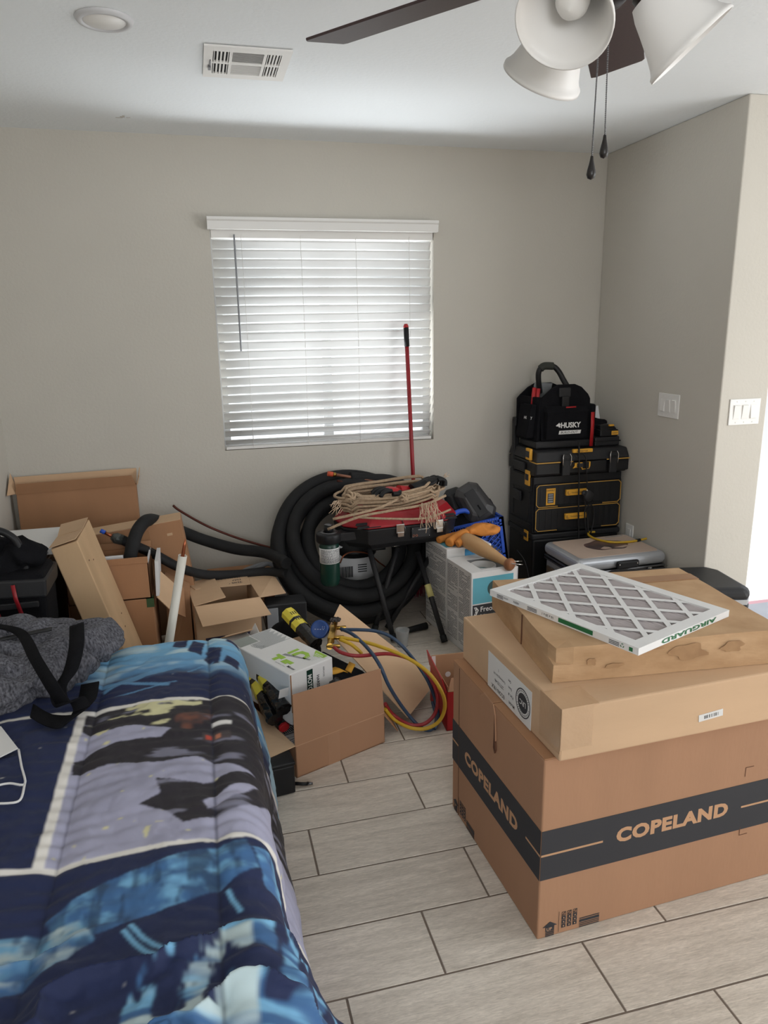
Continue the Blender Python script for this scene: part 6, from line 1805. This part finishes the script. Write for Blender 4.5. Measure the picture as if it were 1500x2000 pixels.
wr_ = thing('cardboard_box', 'white carton with a red star and an open tan lid behind the bed corner', 'box', (.10, 2.83, 0))
Mw_ = fr((.062, 2.775, 0), 20)
MB().box((0, 0, 0), (.125, .17, .262), Mw_).build('box_body', M_white, wr_, .003)
star = []
for q in range(10):
    r_ = .034 if q % 2 == 0 else .013
    star.append((.060 + r_ * cos(pi / 2 + q * pi / 5), .222 + r_ * sin(pi / 2 + q * pi / 5)))
decal(face(Mw_, 'front', 0, 0, .0005), [(star, 0)], [M_red], wr_, 'red_star')
MB().quadslab(Mw_ @ Vector((0, .17, .263)), Mw_ @ Vector((.125, .17, .263)), Mw_ @ Vector((.125, .10, .300)), Mw_ @ Vector((.0, .10, .300)), .004).build('flap', M_card2, wr_)
MB().quadslab(Mw_ @ Vector((.125, .0, .263)), Mw_ @ Vector((.125, .14, .263)), Mw_ @ Vector((.150, .13, .310)), Mw_ @ Vector((.135, .02, .268)), .003).build('flap', M_white, wr_)
blkb = MB().ell((.31, 3.02, .13), (.13, .11, .145), None, 0, 30, 18, lambda p: p + noise.noise_vector(p * 12) * .02)
tag(blkb.build('pouch', M_blackfab, None), 'rounded black bag on the floor behind the white motor carton', 'bag')

# black tool pouch with yellow trim in the right half of the carton
Mtp = Mx_ @ Matrix.Translation((.238, .09, .006)) @ Matrix.Rotation(radians(8), 4, 'Z')
tp = thing('tool_pouch', 'black fabric tool pouch with yellow trim at the right of the open carton of parts', 'tool pouch', tuple(Mtp.translation))
b = MB()
P0 = [(0, 0), (.145, 0), (.145, .30), (0, .30)]
P1 = [(-.008, .0), (.150, .0), (.152, .29), (-.005, .29)]
P2 = [(.008, .02), (.135, .02), (.135, .26), (.01, .26)]
loft([(P0, 0), (P1, .17), (P1, .225), (P2, .248)], Mtp).build('pouch_body', M_blackfab, tp, .012)
MB().ribbon([Mtp @ Vector((-.002, .11, .247)), Mtp @ Vector((.04, .085, .251)), Mtp @ Vector((.07, .08, .251)), Mtp @ Vector((.075, .06, .251))], tuple(Mtp.to_3x3() @ Vector((.0, .05, 0))), .004).ribbon([Mtp @ Vector((.085, .045, .249)), Mtp @ Vector((.145, .09, .247))], tuple(Mtp.to_3x3() @ Vector((.0, .035, 0))), .004).build('yellow_trim', M_yellowpl, tp)
wrp = MB().ell(cl_(.215, .072, .235), (.038, .032, .05), None, 0, 22, 14, lambda p: p + noise.noise_vector(p * 40) * .014)
tag(wrp.build('plastic_wrap', bpy.data.materials['black_shiny_wrap'], None), 'crumpled glossy black plastic between the motor carton and the front flap', 'plastic bag')

# manifold gauge set with three hoses
mg = thing('manifold_gauge', 'brass manifold gauge set with a blue gauge and coloured hoses on the open carton', 'gauge', (0.451, 2.672, 0.340))
g0, g1 = Vector((0.476, 2.771, 0.345)), Vector((0.417, 2.584, 0.330))
MB().tube([g0 + (g0 - g1) * .05, g1], .011, 12).box((-.013, -.055, -.013), (.013, .055, .013), Matrix.Translation((g0 + g1) / 2) @ (g0 - g1).to_track_quat('Y', 'Z').to_matrix().to_4x4()).build('brass_body', M_brass, mg, .002)
gc = Vector((0.404, 2.722, 0.345))
nz_ = (Vector((0, 0, 1.53)) - gc).normalized()
nz_ = (nz_ + Vector((-.25, 0, .1))).normalized()
Mgq = Matrix.Translation(gc) @ nz_.to_track_quat('Z', 'Y').to_matrix().to_4x4()
ga2 = MB().lathe([(0, -.018), (.034, -.018), (.037, -.012), (.037, .010), (.034, .014), (.028, .012), (0, .012)], 36, Mgq).build('blue_gauge', M_bluegauge, mg)
b = MB()
for q in range(4): b.box((-.020 + q * .011, -.002, .0122), (-.014 + q * .011, -.0005, .0128), Mgq)
for q in range(4): b.ell(Mgq @ Vector((.012 + (q % 2) * .008, .004 + (q // 2) * .006, .0125)), (.0015, .0015, .001), None, 0, 8, 4)
b.build('gauge_print', M_label, ga2)
vk = Vector((0.468, 2.722, 0.375))
MB().tube([g0, vk], .006, 10).build('valve_stem', M_brass, mg)
b = MB()
for q in range(8):
    a = 2 * pi * q / 8
    b.ell(vk + Vector((.017 * cos(a), .017 * sin(a), .004)), (.0075, .0075, .006), None, 0, 10, 6)
b.ell(vk + Vector((0, 0, .004)), (.017, .017, .006), None, 0, 16, 6)
b.build('valve_knob', mat('dark_chrome', (70, 66, 66), .25, .8), mg)
for (px_, m_, nm) in (((0.487, 2.713, 0.345), M_brass, 0), ((0.463, 2.637, 0.338), M_brass, 1), ((0.435, 2.574, 0.332), M_brass, 2)):
    p = Vector(px_)
    MB().tube([p + Vector((-.03, .005, 0)), p + Vector((.022, -.004, 0))], .0085, 8).build('hose_fitting', m_, mg)
MB().tube([g1 + Vector((0, 0, 0)), g1 + Vector((.0, -.012, .004))], .013, 10).build('end_port', M_brass, mg)
HS = .0072
yh1 = smooth_path([(0.469, 2.635, 0.338), (0.535, 2.592, 0.335), (0.602, 2.529, 0.330), (0.684, 2.455, 0.310), (0.754, 2.384, 0.270), (0.798, 2.351, 0.200), (0.820, 2.374, 0.120), (0.799, 2.378, 0.060), (0.749, 2.388, 0.030), (0.690, 2.412, 0.030), (0.642, 2.462, 0.045), (0.604, 2.453, 0.100)], 7)
MB().tube(yh1, HS, 10).build('yellow_hose', M_yhose, mg)
MB().tube(smooth_path([(0.468, 2.629, 0.332), (0.503, 2.589, 0.325), (0.529, 2.568, 0.305), (0.541, 2.569, 0.290)], 5), HS, 10).build('yellow_hose', M_yhose, mg)
MB().tube(smooth_path([(0.432, 2.565, 0.332), (0.455, 2.522, 0.325), (0.514, 2.498, 0.315), (0.639, 2.513, 0.300), (0.726, 2.492, 0.270), (0.779, 2.445, 0.220), (0.806, 2.423, 0.140), (0.798, 2.424, 0.070), (0.753, 2.416, 0.035), (0.694, 2.425, 0.035), (0.641, 2.471, 0.060), (0.606, 2.460, 0.120)], 7), HS, 10).build('red_hose', M_rhose, mg)
MB().tube(smooth_path([(0.486, 2.700, 0.346), (0.524, 2.635, 0.342), (0.560, 2.524, 0.325), (0.580, 2.425, 0.300), (0.610, 2.408, 0.220), (0.672, 2.454, 0.100), (0.722, 2.438, 0.030), (0.756, 2.403, 0.013), (0.792, 2.418, 0.012), (0.823, 2.487, 0.013), (0.841, 2.588, 0.020)], 7), HS, 10).build('blue_hose', M_bhose, mg)
MB().tube(smooth_path([(0.486, 2.699, 0.342), (0.553, 2.672, 0.345), (0.621, 2.648, 0.340), (0.677, 2.616, 0.320), (0.729, 2.577, 0.270), (0.782, 2.505, 0.190), (0.817, 2.496, 0.100), (0.816, 2.441, 0.040), (0.785, 2.398, 0.016)], 7), HS, 10).build('blue_hose', M_bhose, mg)

# red-sided open carton half hidden by the stacked cartons
Mrb = fr((.835, 2.395, 0), -3)
rb = thing('cardboard_box', 'red-sided open carton half hidden behind the large banded carton', 'box', (.835, 2.395, 0))
MB().box((0, 0, 0), (.30, .005, .165), Mrb).box((0, 0, 0), (.005, .25, .165), Mrb).box((0, 0, 0), (.30, .25, .005), Mrb).box((.295, 0, 0), (.30, .25, .165), Mrb).build('red_sides', M_red, rb, .001)
MB().box((.005, .243, .005), (.295, .25, .205), Mrb).box((.0055, .0055, .005), (.008, .243, .185), Mrb).build('inner_panel', M_cardin, rb)
MB().quadslab(Mrb @ Vector((0, .25, .165)), Mrb @ Vector((0, .0, .165)), Mrb @ Vector((-.012, .02, .215)), Mrb @ Vector((-.012, .25, .232)), .004).build('flap', M_red, rb)
decal(tm(Mrb @ Vector((0, .2425, 0)), Mrb.to_3x3() @ Vector((1, 0, 0)), (0, 0, 1)), [([(.075 + .012 * cos(q * pi / 10), .115 + .012 * sin(q * pi / 10)) for q in range(20)], 0)], [M_whitepl], rb, 'round_hole')
MB().quadslab(Mrb @ Vector((.0, .237, .10)), Mrb @ Vector((.022, .237, .10)), Mrb @ Vector((.020, .240, .205)), Mrb @ Vector((.004, .240, .205)), .002).build('torn_edge', M_white, rb)
MB().quadslab(Mrb @ Vector((0.005, .002, .165)), Mrb @ Vector((.29, .002, .165)), Mrb @ Vector((.29, .045, .205)), Mrb @ Vector((.03, .045, .20)), .004).build('flap', M_card, rb)

# black box and pliers beside the bed
kb_ = thing('storage_box', 'small black box on the floor between the bed and the open carton of parts', 'box', (.19, 2.2, 0))
Mkb = fr((.105, 2.150, 0), 8)
MB().box((0, 0, .002), (.112, .09, .108), Mkb).build('box_body', M_blackpl, kb_, .005)
MB().box((-.003, -.003, .108), (.115, .093, .122), Mkb).build('lid', M_blackpl, kb_, .004)
pr_ = thing('pliers', 'black crimping tool on the floor in front of the small black box', 'pliers', (0.234, 2.211, 0.000))
MB().tube([(0.211, 2.209, 0.010), (0.242, 2.197, 0.010), (0.259, 2.193, 0.010)], .006, 8).build('handle', M_blackpl, pr_)
MB().tube([(0.259, 2.195, 0.010), (0.278, 2.190, 0.010)], [.007, .004], 8).build('jaw', M_steel, pr_)
